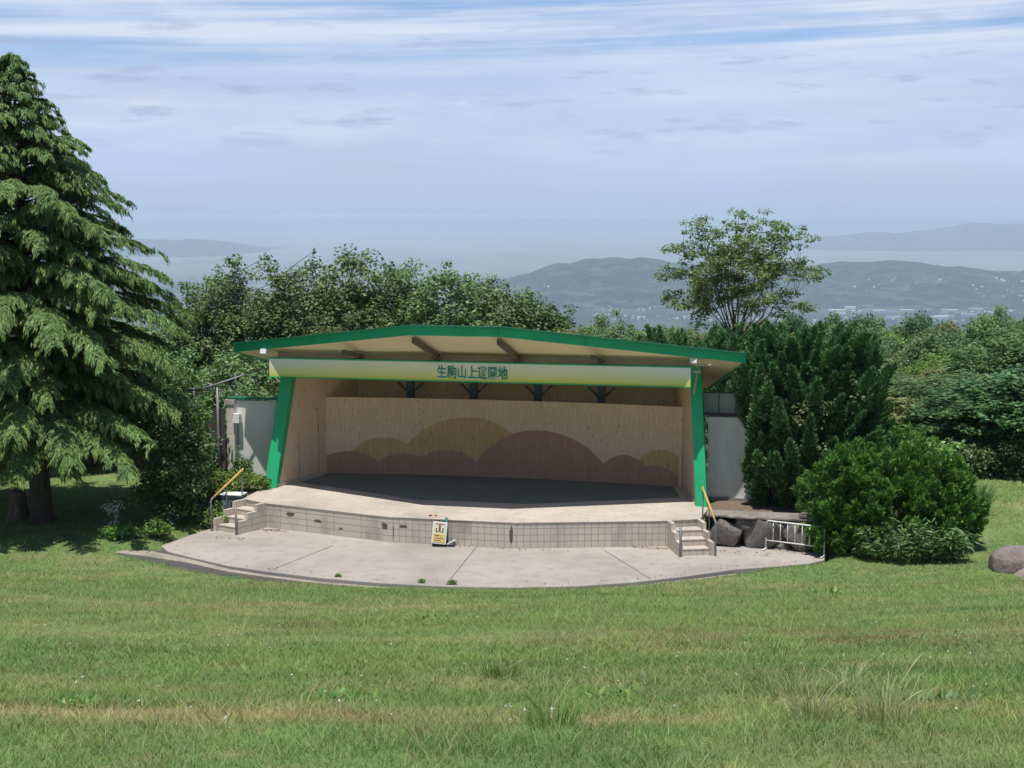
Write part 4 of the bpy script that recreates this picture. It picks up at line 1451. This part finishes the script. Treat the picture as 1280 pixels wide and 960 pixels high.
def shrubs():
    # big flame-shaped juniper right of the stage
    def rf(h, a):
        return (1.78 + .37 * min(1, h / .3)) * (1.0 - .28 * h - .45 * max(0, h - .72) ** 1.0) * (1 + .16 * math.sin(a * 3 + 1 + h * 3))
    st = [([(0, 0, -.2), (.1, 0, 1.5), (.3, .1, 3.2)], [.2, .15, .06]), ([(.2, .1, 0), (.7, .2, 1.6), (1.1, .2, 3)], [.12, .09, .04]), ([(-.2, .1, 0), (-.6, 0, 1.5), (-.7, .2, 2.8)], [.12, .09, .04])]
    jt_ = plume_shrub('juniper_tree', 'tall dark juniper with upswept flame like sprays right of the stage', 'tree', (8.5, 41.5, gz(8.5, 41.5)), juniper_plumes(rf, 4.75, 430, 3, .7, 1.4, (.16, 0), z0=-.1), M['juniper'], 330, (.15, .046), st)

    # broad leaved climber grown through its left and front side
    r_ = np.random.default_rng(21); cc = []
    for i in range(46):
        a = r_.uniform(PI * .85, PI * 1.75); z = r_.uniform(.6, 3.6) if i % 3 else r_.uniform(2.0, 3.0)
        R_ = rf(z / 4.75, a) * r_.uniform(.95, 1.12)
        cc.append((math.cos(a) * R_ + .25, math.sin(a) * R_, z + .5))
    cc = np.array(cc); P, d, k = blob_points(cc, r_.uniform(.12, .34, len(cc)), 42, .9)
    up = unit(d * .7 + np.array([0, -.2, .8]) + rng.normal(size=d.shape) * .4)
    leaf_mesh('climber', P, unit(np.cross(up, rng.normal(size=d.shape))), .10 * rng.uniform(.6, 1.3, len(P)), .07, up, jt_, M['leaf_green'])

    def rf2(h, a):
        return 2.6 * (1.0 - .5 * h) * (1 + .15 * math.sin(a * 2 + 2))
    z = gz(7.2, 48.5)
    plume_shrub('juniper_tree', 'upswept juniper rising just behind the right end of the stage roof', 'tree', (6.2, 48.5, z), juniper_plumes(rf2, 5.2 - z - .3, 190, 5, .6, 1.3, (.22, 0)), M['juniper'], 150, (.15, .045), [([(0, 0, -.2), (0, 0, 3)], [.15, .05])])
    # rounded clipped bush
    def bush_pl(rx, ry, H, n, seed, ln=(.3, .6)):
        r_ = np.random.default_rng(seed); pl = []
        for i in range(n):
            d = unit(r_.normal(size=3)); d[2] = abs(d[2]) * 1.0
            e = np.sign(d) * np.abs(d) ** .62
            lump = 1 + .16 * math.sin(5 * d[0] + seed) * math.cos(4 * d[1] + 2 * d[2]) + r_.uniform(-.07, .04)
            q = r_.uniform(.45, 1.0) ** .6
            p = np.array([e[0] * rx, e[1] * ry, abs(d[2]) ** .95 * H * .97]) * q * lump
            dr = unit(np.array([d[0] * .75, d[1] * .75, .55 + d[2] * .5]) + r_.normal(size=3) * .25)
            l = r_.uniform(*ln)
            pl.append((p - dr * l * .6, p + dr * l * .4, r_.uniform(.12, .32)))
        return pl
    x, y = 10.05, 38.35
    plume_shrub('rounded_bush', 'large rounded bright green bush beside the white barrier', 'bush', (x, y, gz(x, y) - .1), bush_pl(2.42, 1.65, 2.75, 1000, 4), M['clipped'], 330, (.13, .05), [([(0, .3, -.1), (.1, .3, .7)], [.12, .05]), ([(.3, .4, -.1), (.5, .4, .7)], [.1, .04])])
    # bamboo grass growing out of its front
    t = thing('bamboo_grass', 'long leaved bamboo grass growing along the front of the rounded bush', 'plant', (10.55, 36.15, gz(10.55, 36.15)))
    r_ = np.random.default_rng(6); P = []; A = []; L = []; mb = MB()
    for i in range(150):
        bx = r_.uniform(-1.5, 1.25); by = .25 + .38 * (bx / 1.5) ** 2 + r_.uniform(-.12, .4)
        h = r_.uniform(.5, 1.25) * (1 - .25 * abs(bx) / 1.6)
        lx, ly = r_.normal() * .16, -r_.uniform(.05, .35)
        mb.tube([(bx, by, -.05), (bx + lx * .4, by + ly * .3, h * .6), (bx + lx, by + ly, h)], [.006, .005, .003], 4, False)
        for k in range(13):
            s = r_.uniform(.3, 1.05)
            a = r_.uniform(0, 2 * PI)
            d = unit(np.array([math.cos(a), math.sin(a) - .4, r_.uniform(-.7, .25)]))
            p = np.array([bx + lx * s, by + ly * s, h * s])
            l = r_.uniform(.16, .27)
            P.append(p + d * l * .5); A.append(d); L.append(l)
    P = np.array(P); A = np.array(A); L = np.array(L)
    nn = unit(np.array([0, -.3, 1]) + r_.normal(size=P.shape) * .35)
    leaf_mesh('leaves', P, A, L, L * .17, nn, t, M['bamboo'])
    mb.build('stems', M['leaf_green'], t)
    # tuft of tall pale grass behind the boulders
    t = thing('grass_tuft', 'tall pale grass tuft between the rounded bush and dark trees', 'grass tuft', (13.4, 40.6, gz(13.4, 40.6)))
    blades('blades', t, 260, .55, (.6, 1.15), M['bamboo'], 3)
    # dark shrub against the cedar
    t = broadleaf('dark_shrub', 'dense dark evergreen shrub under the cedar beside the left steps', 'shrub', (-9.9, 41.1, gz(-9.9, 41.1)), (1.25, 1.15, 2.15), 1.95, M['leaf_dark'], 31, 230, 75, (.11, .065), (.28, .48), .22, .35, None, 'bark', .07, 6, -1, 1, True, .8, .2, 8)
    t = broadleaf('climbing_shrub', 'bright climbing shrub rising beside the grey pipe frame', 'shrub', (-9.4, 42.5, gz(-9.4, 42.5)), (.45, .45, 1.65), 2.0, M['leaf_bright'], 32, 60, 46, (.10, .06), (.2, .36), .3, .3, None, 'bark', .04, 5, -1, 1, True, .8, .2, 6)
    # low bushes between steps and left wing wall
    for i, (x, y, rx, rz, lab) in enumerate(((-7.95, 42.1, .70, .42, 'low leafy plants growing below the left wing wall'), (-8.55, 41.2, .55, .40, 'bright low weeds behind the left handrail'), (-7.85, 43.1, .75, .30, 'weeds between the left green pillar and the wing wall'), (-8.7, 42.6, .6, .5, 'leafy weeds in front of the brick pier'))):
        broadleaf('low_shrub', lab, 'plant', (x, y, gz(x, y)), (rx, .55, rz), rz * .9, M['leaf_bright'], 40 + i, 60, 40, (.085, .05), (.14, .26), .3, .3, 'low plants beside the left steps', 'bark', .02, 5, -.3, 1, False, .8, .1, 8)
    for i, (x, y, rx, rz, mt, lab) in enumerate(((-9.0, 44.9, .8, 1.0, 'leaf_dark', 'dark bush behind the grey pipe frame'), (-10.4, 45.6, 1.2, 1.0, 'leaf_green', 'green bush behind the dark evergreen shrub'), (-8.6, 46.6, 1.3, 1.6, 'leaf_olive', 'olive bush behind the left wing wall'))):
        broadleaf('filler_bush', lab, 'bush', (x, y, gz(x, y)), (rx, rx * .7, rz), rz * .9, M[mt], 150 + i, 80, 60, (.11, .07), (.22, .4), .3, .3, None, 'bark', .04, 5, -.8, 1, True, .8, .2, 8)
    broadleaf('wall_vine', 'leafy vine climbing the foot of the left wing wall', 'plant', W(-7.75, .75, .66), (.30, .12, .50), .45, M['leaf_green'], 44, 30, 32, (.09, .06), (.12, .2), .3, .3, None, 'bark', .015, 5, -1, 1, True, .8, .1, 4)
    # weeds with white flowers at the lawn corner
    for i, (x, y, rx, h, lab) in enumerate(((-10.9, 39.15, .5, .22, 'leafy green weeds at the tip of the kerb by the cedar'), (-9.9, 39.3, .5, .28, 'upright weeds in front of the dark shrub'))):
        broadleaf('weed_clump', lab, 'weeds', (x, y, gz(x, y)), (rx, .35, h), h, M['leaf_bright'], 60 + i, 45, 30, (.08, .045), (.10, .18), .3, .3, 'weeds by the cedar', 'bark', .012, 5, -.4, 1, False, .9, .05, 10)
    t = thing('flowering_weed', 'thin weed with small white flowers in the cedar shade', 'plant', (-11.25, 39.9, gz(-11.25, 39.9)))
    mb = MB(); P = []
    for i in range(26):
        a = r_.uniform(0, 2 * PI); rr = r_.uniform(.05, .4); h = r_.uniform(.3, .85)
        mb.tube([(0, 0, 0), (math.cos(a) * rr * .5, math.sin(a) * rr * .5, h * .6), (math.cos(a) * rr, math.sin(a) * rr, h)], [.006, .005, .003], 4, False)
        for k in range(7):
            P.append(np.array([math.cos(a) * rr, math.sin(a) * rr, h]) + r_.normal(size=3) * .05)
    mb.build('stems', M['leaf_green'], t)
    P = np.array(P)
    leaf_mesh('flowers', P, unit(r_.normal(size=P.shape)), .05, .04, None, t, M['flower'])['kind'] = 'stuff'
    # small weeds along the joints and the foot of the stone wall
    for i, (x, y, s, lab, mt) in enumerate(((-2.2, 34.62, .16, 'little weed growing at the pavement rim left of the joint', 'leaf_bright'), (-1.45, 34.45, .24, 'little weed growing where the middle joint meets the rim', 'leaf_bright'), (-4.35, 35.2, .12, 'tiny weed on the pavement rim at the left', 'leaf_bright'), (7.02, 38.75, .22, 'weed tuft between the boulders of the stone wall', 'leaf_green'), (7.75, 37.95, .2, 'leafy weed under the white barrier', 'leaf_dark'))):
        broadleaf('weed', lab, 'weed', (x, y, 0), (s * .6, s * .4, s * .3), s * .22, M[mt], 80 + i, 14, 16, (.05, .03), (.03, .06), .3, .2, 'small weeds on the concrete', 'leaf_green', .004, 3, -.1, 1, False, .9, 0, 0)


def blades(name, parent, n, rad, hr, mat, seed, bend=.5, wid=.016):
    r_ = np.random.default_rng(seed)
    a = r_.uniform(0, 2 * PI, n); rr = rad * .45 * r_.random(n) ** .5
    h = r_.uniform(hr[0], hr[1], n); b = r_.uniform(.1, bend, n) * h * 1.2
    x = np.cos(a) * rr; y = np.sin(a) * rr
    pa = r_.uniform(0, 2 * PI, n)
    px = np.cos(pa) * wid / 2; py = np.sin(pa) * wid / 2
    ex = np.cos(a + r_.normal(size=n) * .5); ey = np.sin(a + r_.normal(size=n) * .5)
    z0 = np.zeros(n)
    V = np.empty((n, 7, 3))
    for k, (s, zz, w) in enumerate(((0, 0, 1), (.22, .5, .9), (.62, .85, .6))):
        V[:, 2 * k] = np.stack([x + ex * b * s - px * w, y + ey * b * s - py * w, z0 + h * zz], -1)
        V[:, 2 * k + 1] = np.stack([x + ex * b * s + px * w, y + ey * b * s + py * w, z0 + h * zz], -1)
    V[:, 6] = np.stack([x + ex * b * 1.15, y + ey * b * 1.15, h * .95], -1)
    i = np.arange(n)[:, None] * 7
    lp = np.concatenate([i, i + 1, i + 3, i + 2, i + 2, i + 3, i + 5, i + 4, i + 4, i + 5, i + 6], 1).ravel()
    me = npmesh(name, V.reshape(-1, 3), np.tile([4, 4, 3], n), lp)
    return link(name, me, mat, parent)


shrubs()


def lawn_plants():
    straw = mat_leaf('straw_blade', (.12, .15, .06), (.22, .225, .11), (.34, .32, .19), .25, .6)
    M['straw'] = straw
    # pale seed-headed grass tufts near the camera
    spots = [(2.62, 9.75, .55, 'tall straw coloured grass tuft, widest at the bottom edge right of the middle'), (2.15, 9.9, .42, 'thin straw coloured grass tuft beside the widest one'), (.25, 9.55, .40, 'pale grass tuft at the bottom edge near the middle'), (2.35, 11.6, .38, 'sparse seed headed grass tuft behind the widest straw tuft'), (2.9, 12.0, .35, 'tall thin grass tuft by the right end of the lush strip'), (-.1, 13.5, .3, 'small upright grass tuft in the middle of the lush strip')]
    for i, (x, y, h, lab) in enumerate(spots):
        t = thing('grass_tuft', lab, 'grass tuft', (x, y, gz(x, y) - .01), 0, 'tall grass tufts on the lawn')
        blades('blades', t, 170, .42, (h * .22, h * .72), M['straw'] if i in (0, 1, 3, 4) else M['leaf_bright'], 90 + i, .65, .0052)
        r_ = np.random.default_rng(i); mb = MB()
        for k in range(6):
            a = r_.uniform(0, 2 * PI); q = r_.uniform(.03, .16); hh = h * r_.uniform(.5, .9)
            mb.tube([(math.cos(a) * q * .3, math.sin(a) * q * .3, 0), (math.cos(a) * q * .6, math.sin(a) * q * .6, hh * .6), (math.cos(a) * q * 1.5, math.sin(a) * q * 1.5, hh), (math.cos(a) * q * 1.9, math.sin(a) * q * 1.9, hh * 1.12)], [.0028, .002, .005, .001], 4, False)
        mb.build('seed_stalks', M['straw'], t)
    # broad leaved rosettes
    ro = [(-1.42, 11.75, .21, 'broad leaved rosette weed left of the middle of the lawn'), (3.55, 11.3, .26, 'dark broad leaved weed at the lower right edge'), (.95, 12.0, .2, 'broad leaved weed in the lush strip right of the middle'), (-3.35, 10.75, .16, 'broad leaved weed at the lower left edge'), (.3, 9.75, .13, 'small yellow green rosette near the bottom middle'), (-1.25, 21.5, .3, 'green weed patch in the upper left lawn'), (6.7, 29.7, .35, 'dark green tussock on the lawn below the rounded bush')]
    for i, (x, y, r, lab) in enumerate(ro):
        t = thing('lawn_weed', lab, 'weed', (x, y, gz(x, y)), 0, 'broad leaved weeds on the lawn')
        r_ = np.random.default_rng(200 + i); n = 46
        a = r_.uniform(0, 2 * PI, n); el = r_.uniform(.15, 1.0, n)
        d = np.stack([np.cos(a) * np.cos(el), np.sin(a) * np.cos(el), np.sin(el)], -1)
        c = np.stack([r_.normal(size=n) * r * .55, r_.normal(size=n) * r * .35, np.full(n, .02)], -1)
        L = r * r_.uniform(.35, .75, n)
        leaf_mesh('leaves', c + d * L[:, None] * .5, d, L, L * .34, unit(np.cross(d, np.cross([0, 0, 1], d)) + r_.normal(size=d.shape) * .2), t, M['leaf_bright'] if i != 1 else M['leaf_green'])
    # clover and dandelion heads
    n = 110
    y = rng.uniform(9.2, 22, n); x = rng.uniform(-1, 1, n) * (y * .36)
    r_ = np.random.default_rng(4)
    P = np.stack([x, y, ground(x, y) + rng.uniform(.09, .14, n)], -1)
    P = np.repeat(P, 5, 0) + rng.normal(size=(n * 5, 3)) * .004
    o = leaf_mesh('clover_flowers', P, unit(rng.normal(size=P.shape)), .014, .012, None, None, M['flower'])
    tag(o, 'tiny white clover heads scattered through the lawn', 'flowers', kind='stuff')


lawn_plants()
litter()


# ------------------------------------------------------------------ woods
def woods():
    Y2 = lambda px, Y: (px - 640) / 1800. * Y
    # row of trees straight behind the stage
    rows = [
        # px centre, Y, top z, half width, mat, label
        (262, 57, 6.55, 2.3, 'leaf_green', 'dense green tree directly behind the cedar, lowest of the row'),
        (318, 56, 7.35, 2.5, 'leaf_olive', 'olive green tree behind the left end of the stage roof'),
        (375, 55, 7.55, 2.4, 'leaf_olive', 'bushy tree behind the left slope of the stage roof'),
        (448, 55, 7.75, 2.3, 'leaf_olive', 'tallest loose topped tree behind the left half of the roof'),
        (505, 57, 7.25, 2.1, 'leaf_olive', 'loose crowned tree behind the left roof kink'),
        (560, 55, 7.1, 2.1, 'leaf_olive', 'loose topped tree behind the middle of the roof'),
        (622, 56, 6.5, 2.0, 'leaf_olive', 'olive tree behind the right roof kink'),
        (668, 58, 5.9, 1.8, 'leaf_green', 'lower tree where the row drops towards the distant hill'),
    ]
    for i, (px, Y, zt, hw, mt, lab) in enumerate(rows):
        x = Y2(px, Y); g = gz(x, Y); hc = (zt - g) * .58
        broadleaf('leafy_tree', lab, 'tree', (x, Y, g), (hw, hw * .95, (zt - g) * .45), hc, M[mt], 100 + i, 150, 88, (.15, .10), (.32, .62), .36, .42, 'row of trees behind the stage', 'bark_grey', .14, 9, -.75, 1, True, .75, .3, 26)
    # lower shrubs and small trees just over the roof line
    low = [(212, 52, 4.6, 2.0, 'leaf_green', 'shrubby tree low behind the cedar'), (300, 50.5, 4.6, 2.0, 'leaf_olive', 'low spreading tree touching the left roof corner'), (430, 51.5, 5.6, 2.2, 'leaf_olive', 'low tree filling the gap above the left roof edge'), (585, 52, 5.2, 2.0, 'leaf_yellow', 'pale yellowish shrub above the flat middle of the roof'), (702, 56, 4.7, 1.7, 'leaf_yellow', 'yellow tinged small tree above the right roof slope'), (748, 58, 4.35, 1.8, 'leaf_green', 'small green tree right of the yellow tinged one'), (800, 60, 4.9, 1.8, 'leaf_green', 'feathery tree at the left foot of the tall open tree'), (845, 62, 4.5, 2.0, 'leaf_green', 'bushy tree under the tall open tree')]
    for i, (px, Y, zt, hw, mt, lab) in enumerate(low):
        x = Y2(px, Y); g = gz(x, Y); hc = (zt - g) * .55
        broadleaf('small_tree', lab, 'tree', (x, Y, g), (hw, hw, (zt - g) * .46), hc, M[mt], 130 + i, 110, 76, (.13, .085), (.28, .52), .34, .4, 'small trees behind the stage roof', 'bark_grey', .09, 8, -.8, 1, True, .75, .3, 16)
    # tall open tree
    x = Y2(922, 58); g = gz(x, 58)
    broadleaf('open_tree', 'tall airy tree with visible branches rising against the sky', 'tree', (x, 58, g), (3.55, 3.0, 2.85), 6.6 - g, M['leaf_open'], 415, 270, 58, (.17, .075), (.26, .55), .28, .28, None, 'bark', .07, 24, -.85, 5, True, .5, .3, 12)
    # woods on the slope right of the stage: a few kinds, copied
    kinds = []
    for i, (mt, lump) in enumerate((('leaf_green', .35), ('leaf_olive', .4), ('leaf_dark', .32), ('leaf_yellow', .4), ('leaf_bright', .35))):
        kinds.append((mt, lump))
    protos = {}
    desc = {'leaf_green': 'mid green', 'leaf_olive': 'dull olive', 'leaf_dark': 'dark glossy', 'leaf_yellow': 'yellowish brown tinged', 'leaf_bright': 'fresh bright green'}

    def wood_tree(mt, x, Y, zt, hw, label):
        g = gz(x, Y)
        H = zt - g
        if mt not in protos:
            protos[mt] = broadleaf('woodland_tree', label, 'tree', (0, 0, 0), (3.0, 3.0, 3.3), 3.75, M[mt], 300 + len(protos), 230, 100, (.20, .13), (.42, .82), .42, .42, 'trees of the wood right of the stage', 'bark_grey', .17, 10, -.7, 1, True, .72, .5, 24)
            o = protos[mt]
        else:
            o = copy_tree(protos[mt])
        o['label'] = label
        o.location = (x, Y, g)
        o.rotation_euler = (0, 0, rng.uniform(0, 2 * PI))
        s = hw / 2.6
        o.scale = (s, s, H / 7.2)
        return o
    for i, (px, Y, zt, hw, mt, lab) in enumerate(((1215, 45.2, 1.75, 1.0, 'leaf_green', 'low green bush behind the rounded bush at its right end'), (1262, 45.0, 1.9, 1.2, 'leaf_dark', 'low dark bush under the glossy dark tree'), (1320, 45.2, 2.2, 1.3, 'leaf_dark', 'dark bush at the right edge behind the lawn'), (1165, 45.0, 1.9, 1.2, 'leaf_bright', 'bright bush showing between rounded bush and wood'))):
        x = Y2(px, Y); g = gz(x, Y)
        broadleaf('undergrowth_bush', lab, 'bush', (x, Y, g), (hw, hw * .8, (zt - g) * .55), (zt - g) * .5, M[mt], 170 + i, 90, 70, (.13, .085), (.25, .45), .3, .35, 'low bushes at the edge of the wood', 'bark', .05, 6, -1, 1, True, .8, .2, 8)
    # named foreground trees of the wood
    fg = [
        ('leaf_dark', 1250, 47.5, 3.6, 2.3, 'dark glossy leaved tree behind the grass tuft at the right edge'),
        ('leaf_dark', 1305, 46.5, 4.3, 2.6, 'dark tree cut by the right edge of the picture'),
        ('leaf_bright', 1180, 49, 2.2, 1.9, 'fresh green tree directly above the rounded bush'),
        ('leaf_yellow', 1120, 50, 2.75, 1.7, 'yellowish tree between the juniper and the rounded bush'),
        ('leaf_green', 1215, 56, 3.0, 2.4, 'mid green tree above the fresh green one'),
        ('leaf_bright', 1150, 58, 2.2, 2.1, 'bright tree behind the yellowish one beside the juniper'),
        ('leaf_green', 1275, 62, 4.2, 2.6, 'mid green tree high at the right edge'),
        ('leaf_olive', 1243, 74, 4.35, 1.5, 'pointed olive tree standing tallest at the right skyline'),
        ('leaf_yellow', 1195, 66, 2.2, 2.2, 'brownish thin tree in the middle of the wood'),
        ('leaf_green', 1120, 66, 1.8, 2.4, 'green tree behind the top of the juniper'),
    ]
    for mt, px, Y, zt, hw, lab in fg:
        wood_tree(mt, Y2(px, Y), Y, zt, hw, lab)
    # behind cedar on the left and the far rows
    for px, Y, zt, hw, mt, lab in ((20, 50, 3.2, 2.2, 'leaf_bright', 'bright tree seen under the cedar boughs at the left edge'), (110, 51, 3.4, 2.2, 'leaf_bright', 'bright tree half hidden behind the cedar trunk'), (-40, 56, 5.5, 3.0, 'leaf_green', 'mid green tree beyond the left edge behind the second cedar'), (90, 58, 5.5, 3.0, 'leaf_green', 'mid green tree hidden behind the cedar crown'), (170, 56, 5.0, 2.4, 'leaf_green', 'mid green tree between the cedar and the row')):
        wood_tree(mt, Y2(px, Y), Y, zt, hw, lab)
    mats = ['leaf_green', 'leaf_olive', 'leaf_green', 'leaf_yellow', 'leaf_bright', 'leaf_dark']
    r_ = np.random.default_rng(9)
    for row, (Y, ytop, x0, x1, step) in enumerate(((76, 424, 1030, 1340, 70), (90, 410, 960, 1360, 66), (106, 399, 700, 1380, 62), (124, 393, 690, 1380, 54), (146, 391, 1000, 1400, 50))):
        px = x0
        while px < x1:
            yy = ytop + r_.uniform(-6, 12)
            zt = CAM_Z - (yy - 268) / 1800. * Y
            mt = mats[r_.integers(len(mats))]
            wood_tree(mt, Y2(px, Y), Y + r_.uniform(-4, 4), zt, step / 1800. * Y * r_.uniform(.62, .85), '%s round crowned tree in the wood on the slope right of the stage' % desc[mt])
            px += step * r_.uniform(.8, 1.15)


woods()


# ------------------------------------------------------------------ valley, hills, towns, haze
def ridge(name, pts, D, depth, base, res, seed, rough=40., lab=None):
    """wooded ridge: pts are (x, top height); the crest runs across at distance D"""
    xs = np.array([p[0] for p in pts], float); zs = np.array([p[1] for p in pts], float)
    X, T = np.meshgrid(np.arange(xs[0], xs[-1] + 1, res), np.linspace(-1, 1, 61))
    crest = np.interp(X, xs, zs) + (fbm(X / (D * .014), X * 0 + 1.7, seed + 3, 4) - .5) * min(D * .0052, 75)
    Y = D + T * depth + (fbm(X / 1500., X * 0 + 3.3, seed) - .5) * depth * .5 * (1 - np.abs(T))
    prof = np.cos(np.clip(T, -1, 1) * PI / 2) ** 1.25
    n = fbm(X / 420., Y / 520., seed, 5) - .5
    spur = np.abs(fbm(X / 650., Y / 2600., seed + 5, 4) - .5) * 2
    h = (crest - base) * prof * (1 - (.62 * spur) * np.abs(T) ** .6 * 1.2) + rough * n * (.25 + prof) * np.clip(prof * 3, 0, 1)
    Z = base - 6 + np.maximum(h, 0)
    o = link(name, grid_mesh(name, X, Y, Z), M['far_woods'])
    tag(o, kind='structure')
    return X, Y, Z


def far():
    # ridge across the valley
    D = 8000.
    z_at = lambda y, d: CAM_Z - (y - 268) / 1800. * d
    pp = [(560, 372), (620, 352), (660, 342), (700, 330), (735, 323), (765, 320), (800, 323), (850, 327), (920, 331), (990, 332), (1040, 330), (1070, 326), (1100, 325), (1130, 323), (1165, 328), (1200, 332), (1240, 335), (1290, 336), (1400, 334), (1550, 340)]
    HX, HY, HZ = ridge('hill', [((px - 640) / 1800. * D, z_at(y, D)) for px, y in pp], D, 1500, VALLEY, 30, 2, 34)
    # farther ranges
    D = 17000.
    ridge('mountain', [((px - 640) / 1800. * D, z_at(y, D)) for px, y in [(-300, 310), (-100, 296), (100, 299), (180, 298), (240, 297), (290, 303), (340, 316), (400, 325)]], D, 2600, VALLEY, 110, 5, 70)
    D = 20000.
    ridge('mountain', [((px - 640) / 1800. * D, z_at(y, D)) for px, y in [(960, 310), (1040, 296), (1080, 291), (1120, 293), (1160, 287), (1190, 281), (1220, 277), (1260, 280), (1320, 283), (1450, 281), (1600, 290)]], D, 3200, VALLEY, 130, 7, 80)
    D = 38000.
    ridge('mountain', [((px - 640) / 1800. * D, z_at(y, D)) for px, y in [(-400, 275), (0, 277), (180, 276), (260, 273), (330, 275), (420, 272), (520, 272.5), (640, 272), (760, 272.5), (900, 273), (1050, 274), (1300, 272), (1700, 275)]], D, 3500, VALLEY, 220, 8, 40)
    # warehouses in the valley foot (right)
    r_ = np.random.default_rng(15)
    protos = []
    for k, (wm, rm) in enumerate((('town_white', 'town_white'), ('town_white', 'town_grey'), ('town_wall', 'town_blue'))):
        t = thing('warehouse', 'long white warehouse in the valley beyond the wood', 'building', (0, 0, 0), 0, 'warehouses in the valley')
        MB().box((0, 0, .5), (1, 1, 1)).build('wall', M[wm], t)
        vs = [(-.52, -.52, 1), (.52, -.52, 1), (.52, .52, 1), (-.52, .52, 1), (-.52, 0, 1.25), (.52, 0, 1.25)]
        MB().add(vs, [(0, 1, 5, 4), (2, 3, 4, 5), (0, 4, 3), (1, 2, 5), (0, 3, 2, 1)]).build('roof', M[rm], t)
        protos.append(t)
    first = [True, True, True]
    for i in range(26):
        k = int(r_.integers(3))
        px = r_.choice([r_.uniform(1030, 1110), r_.uniform(1040, 1215), r_.uniform(1100, 1230)])
        yy = r_.uniform(381, 398)
        Y = (CAM_Z - VALLEY) / ((yy - 268) / 1800.)
        x = (px - 640) / 1800. * Y
        o = protos[k] if first[k] else copy_tree(protos[k])
        first[k] = False
        o.location = (x, Y, VALLEY - 1)
        o.rotation_euler = (0, 0, r_.uniform(-.3, .3))
        o.scale = (r_.uniform(25, 75), r_.uniform(18, 40), r_.uniform(6, 12))
        o['label'] = ('white walled' if k < 2 else 'pale walled') + (' white roofed', ' grey roofed', ' blue roofed')[k] + ' warehouse in the distant valley town beyond the wood'
    # the towns as one mass of small buildings
    n = 9000
    V = []; 
    yy = 268 + 14 + 120 * r_.random(n) ** 1.6
    Y = (CAM_Z - VALLEY) / ((yy - 268) / 1800.)
    px = r_.uniform(-100, 1400, n)
    x = (px - 640) / 1800. * Y
    dens = fbm(x / 900., Y / 1800., 61)
    keep = dens > .48
    x = x[keep]; Y = Y[keep]; n = len(x)
    zb = np.full(n, VALLEY - 2.0)
    # hamlets on the lower slopes of the hill
    fr = (HY < 7900) & (HZ > VALLEY + 4) & (HZ < VALLEY + 130)
    hx = HX[fr]; hy = HY[fr]; hz_ = HZ[fr]
    cl = fbm(hx / 260., hy / 420., 19, 3)
    pick = np.nonzero(cl > .60)[0]
    pick = r_.choice(pick, min(150, len(pick)), replace=False)
    x = np.concatenate([x, hx[pick] + r_.normal(size=len(pick)) * 12]); Y = np.concatenate([Y, hy[pick]]); zb = np.concatenate([zb, hz_[pick] - 2])
    n = len(x)
    s = r_.uniform(.35, 1.2, n) * (7 + Y * .0008)
    sy = s * r_.uniform(.6, 1.4, n); h = r_.uniform(4, 9, n) * (1 + (r_.random(n) < .03) * .6)
    cx = np.array([-1, 1, 1, -1, -1, 1, 1, -1]); cy = np.array([-1, -1, 1, 1, -1, -1, 1, 1]); cz = np.array([0, 0, 0, 0, 1, 1, 1, 1])
    V = np.stack([x[:, None] + cx * s[:, None] / 2, Y[:, None] + cy * sy[:, None] / 2, zb[:, None] + cz * (h[:, None] + 2)], -1)
    Fq = np.array([(4, 5, 6, 7), (0, 1, 5, 4), (1, 2, 6, 5), (2, 3, 7, 6), (3, 0, 4, 7)])
    lp = (np.arange(n)[:, None, None] * 8 + Fq).ravel()
    me = npmesh('town', V.reshape(-1, 3), np.full(n * 5, 4), lp)
    m, nt, b = newmat('town_mixed')
    g = nt.nodes.new('ShaderNodeNewGeometry')
    r = ramp(nt, [(0, (.13, .13, .14)), (.6, (.24, .24, .24)), (1, (.44, .44, .43))], g.outputs['Random Per Island'])
    nt.links.new(r.outputs[0], b.inputs['Base Color']); b.inputs['Roughness'].default_value = .8
    o = link('town', me, m)
    tag(o, 'hazy towns spread over the plain far below', 'town', kind='stuff')
    # haze
    hz = MB().box((0, 22200, (VALLEY - 8 + 16.5) / 2), (54000, 45000, 16.5 - (VALLEY - 8))).build('haze', None)
    m = bpy.data.materials.new('haze'); m.use_nodes = True
    nt = m.node_tree
    nt.nodes.remove(nt.nodes['Principled BSDF'])
    pv = nt.nodes.new('ShaderNodeVolumePrincipled')
    pv.inputs['Color'].default_value = (.735, .865, 1.0, 1)
    pv.inputs['Density'].default_value = HAZE
    pv.inputs['Anisotropy'].default_value = 0.0
    nt.links.new(pv.outputs[0], nt.nodes['Material Output'].inputs['Volume'])
    hz.data.materials.append(m)
    tag(hz, 'pale blue summer haze over the valley', 'haze', kind='stuff')


HAZE = .78e-4
far()
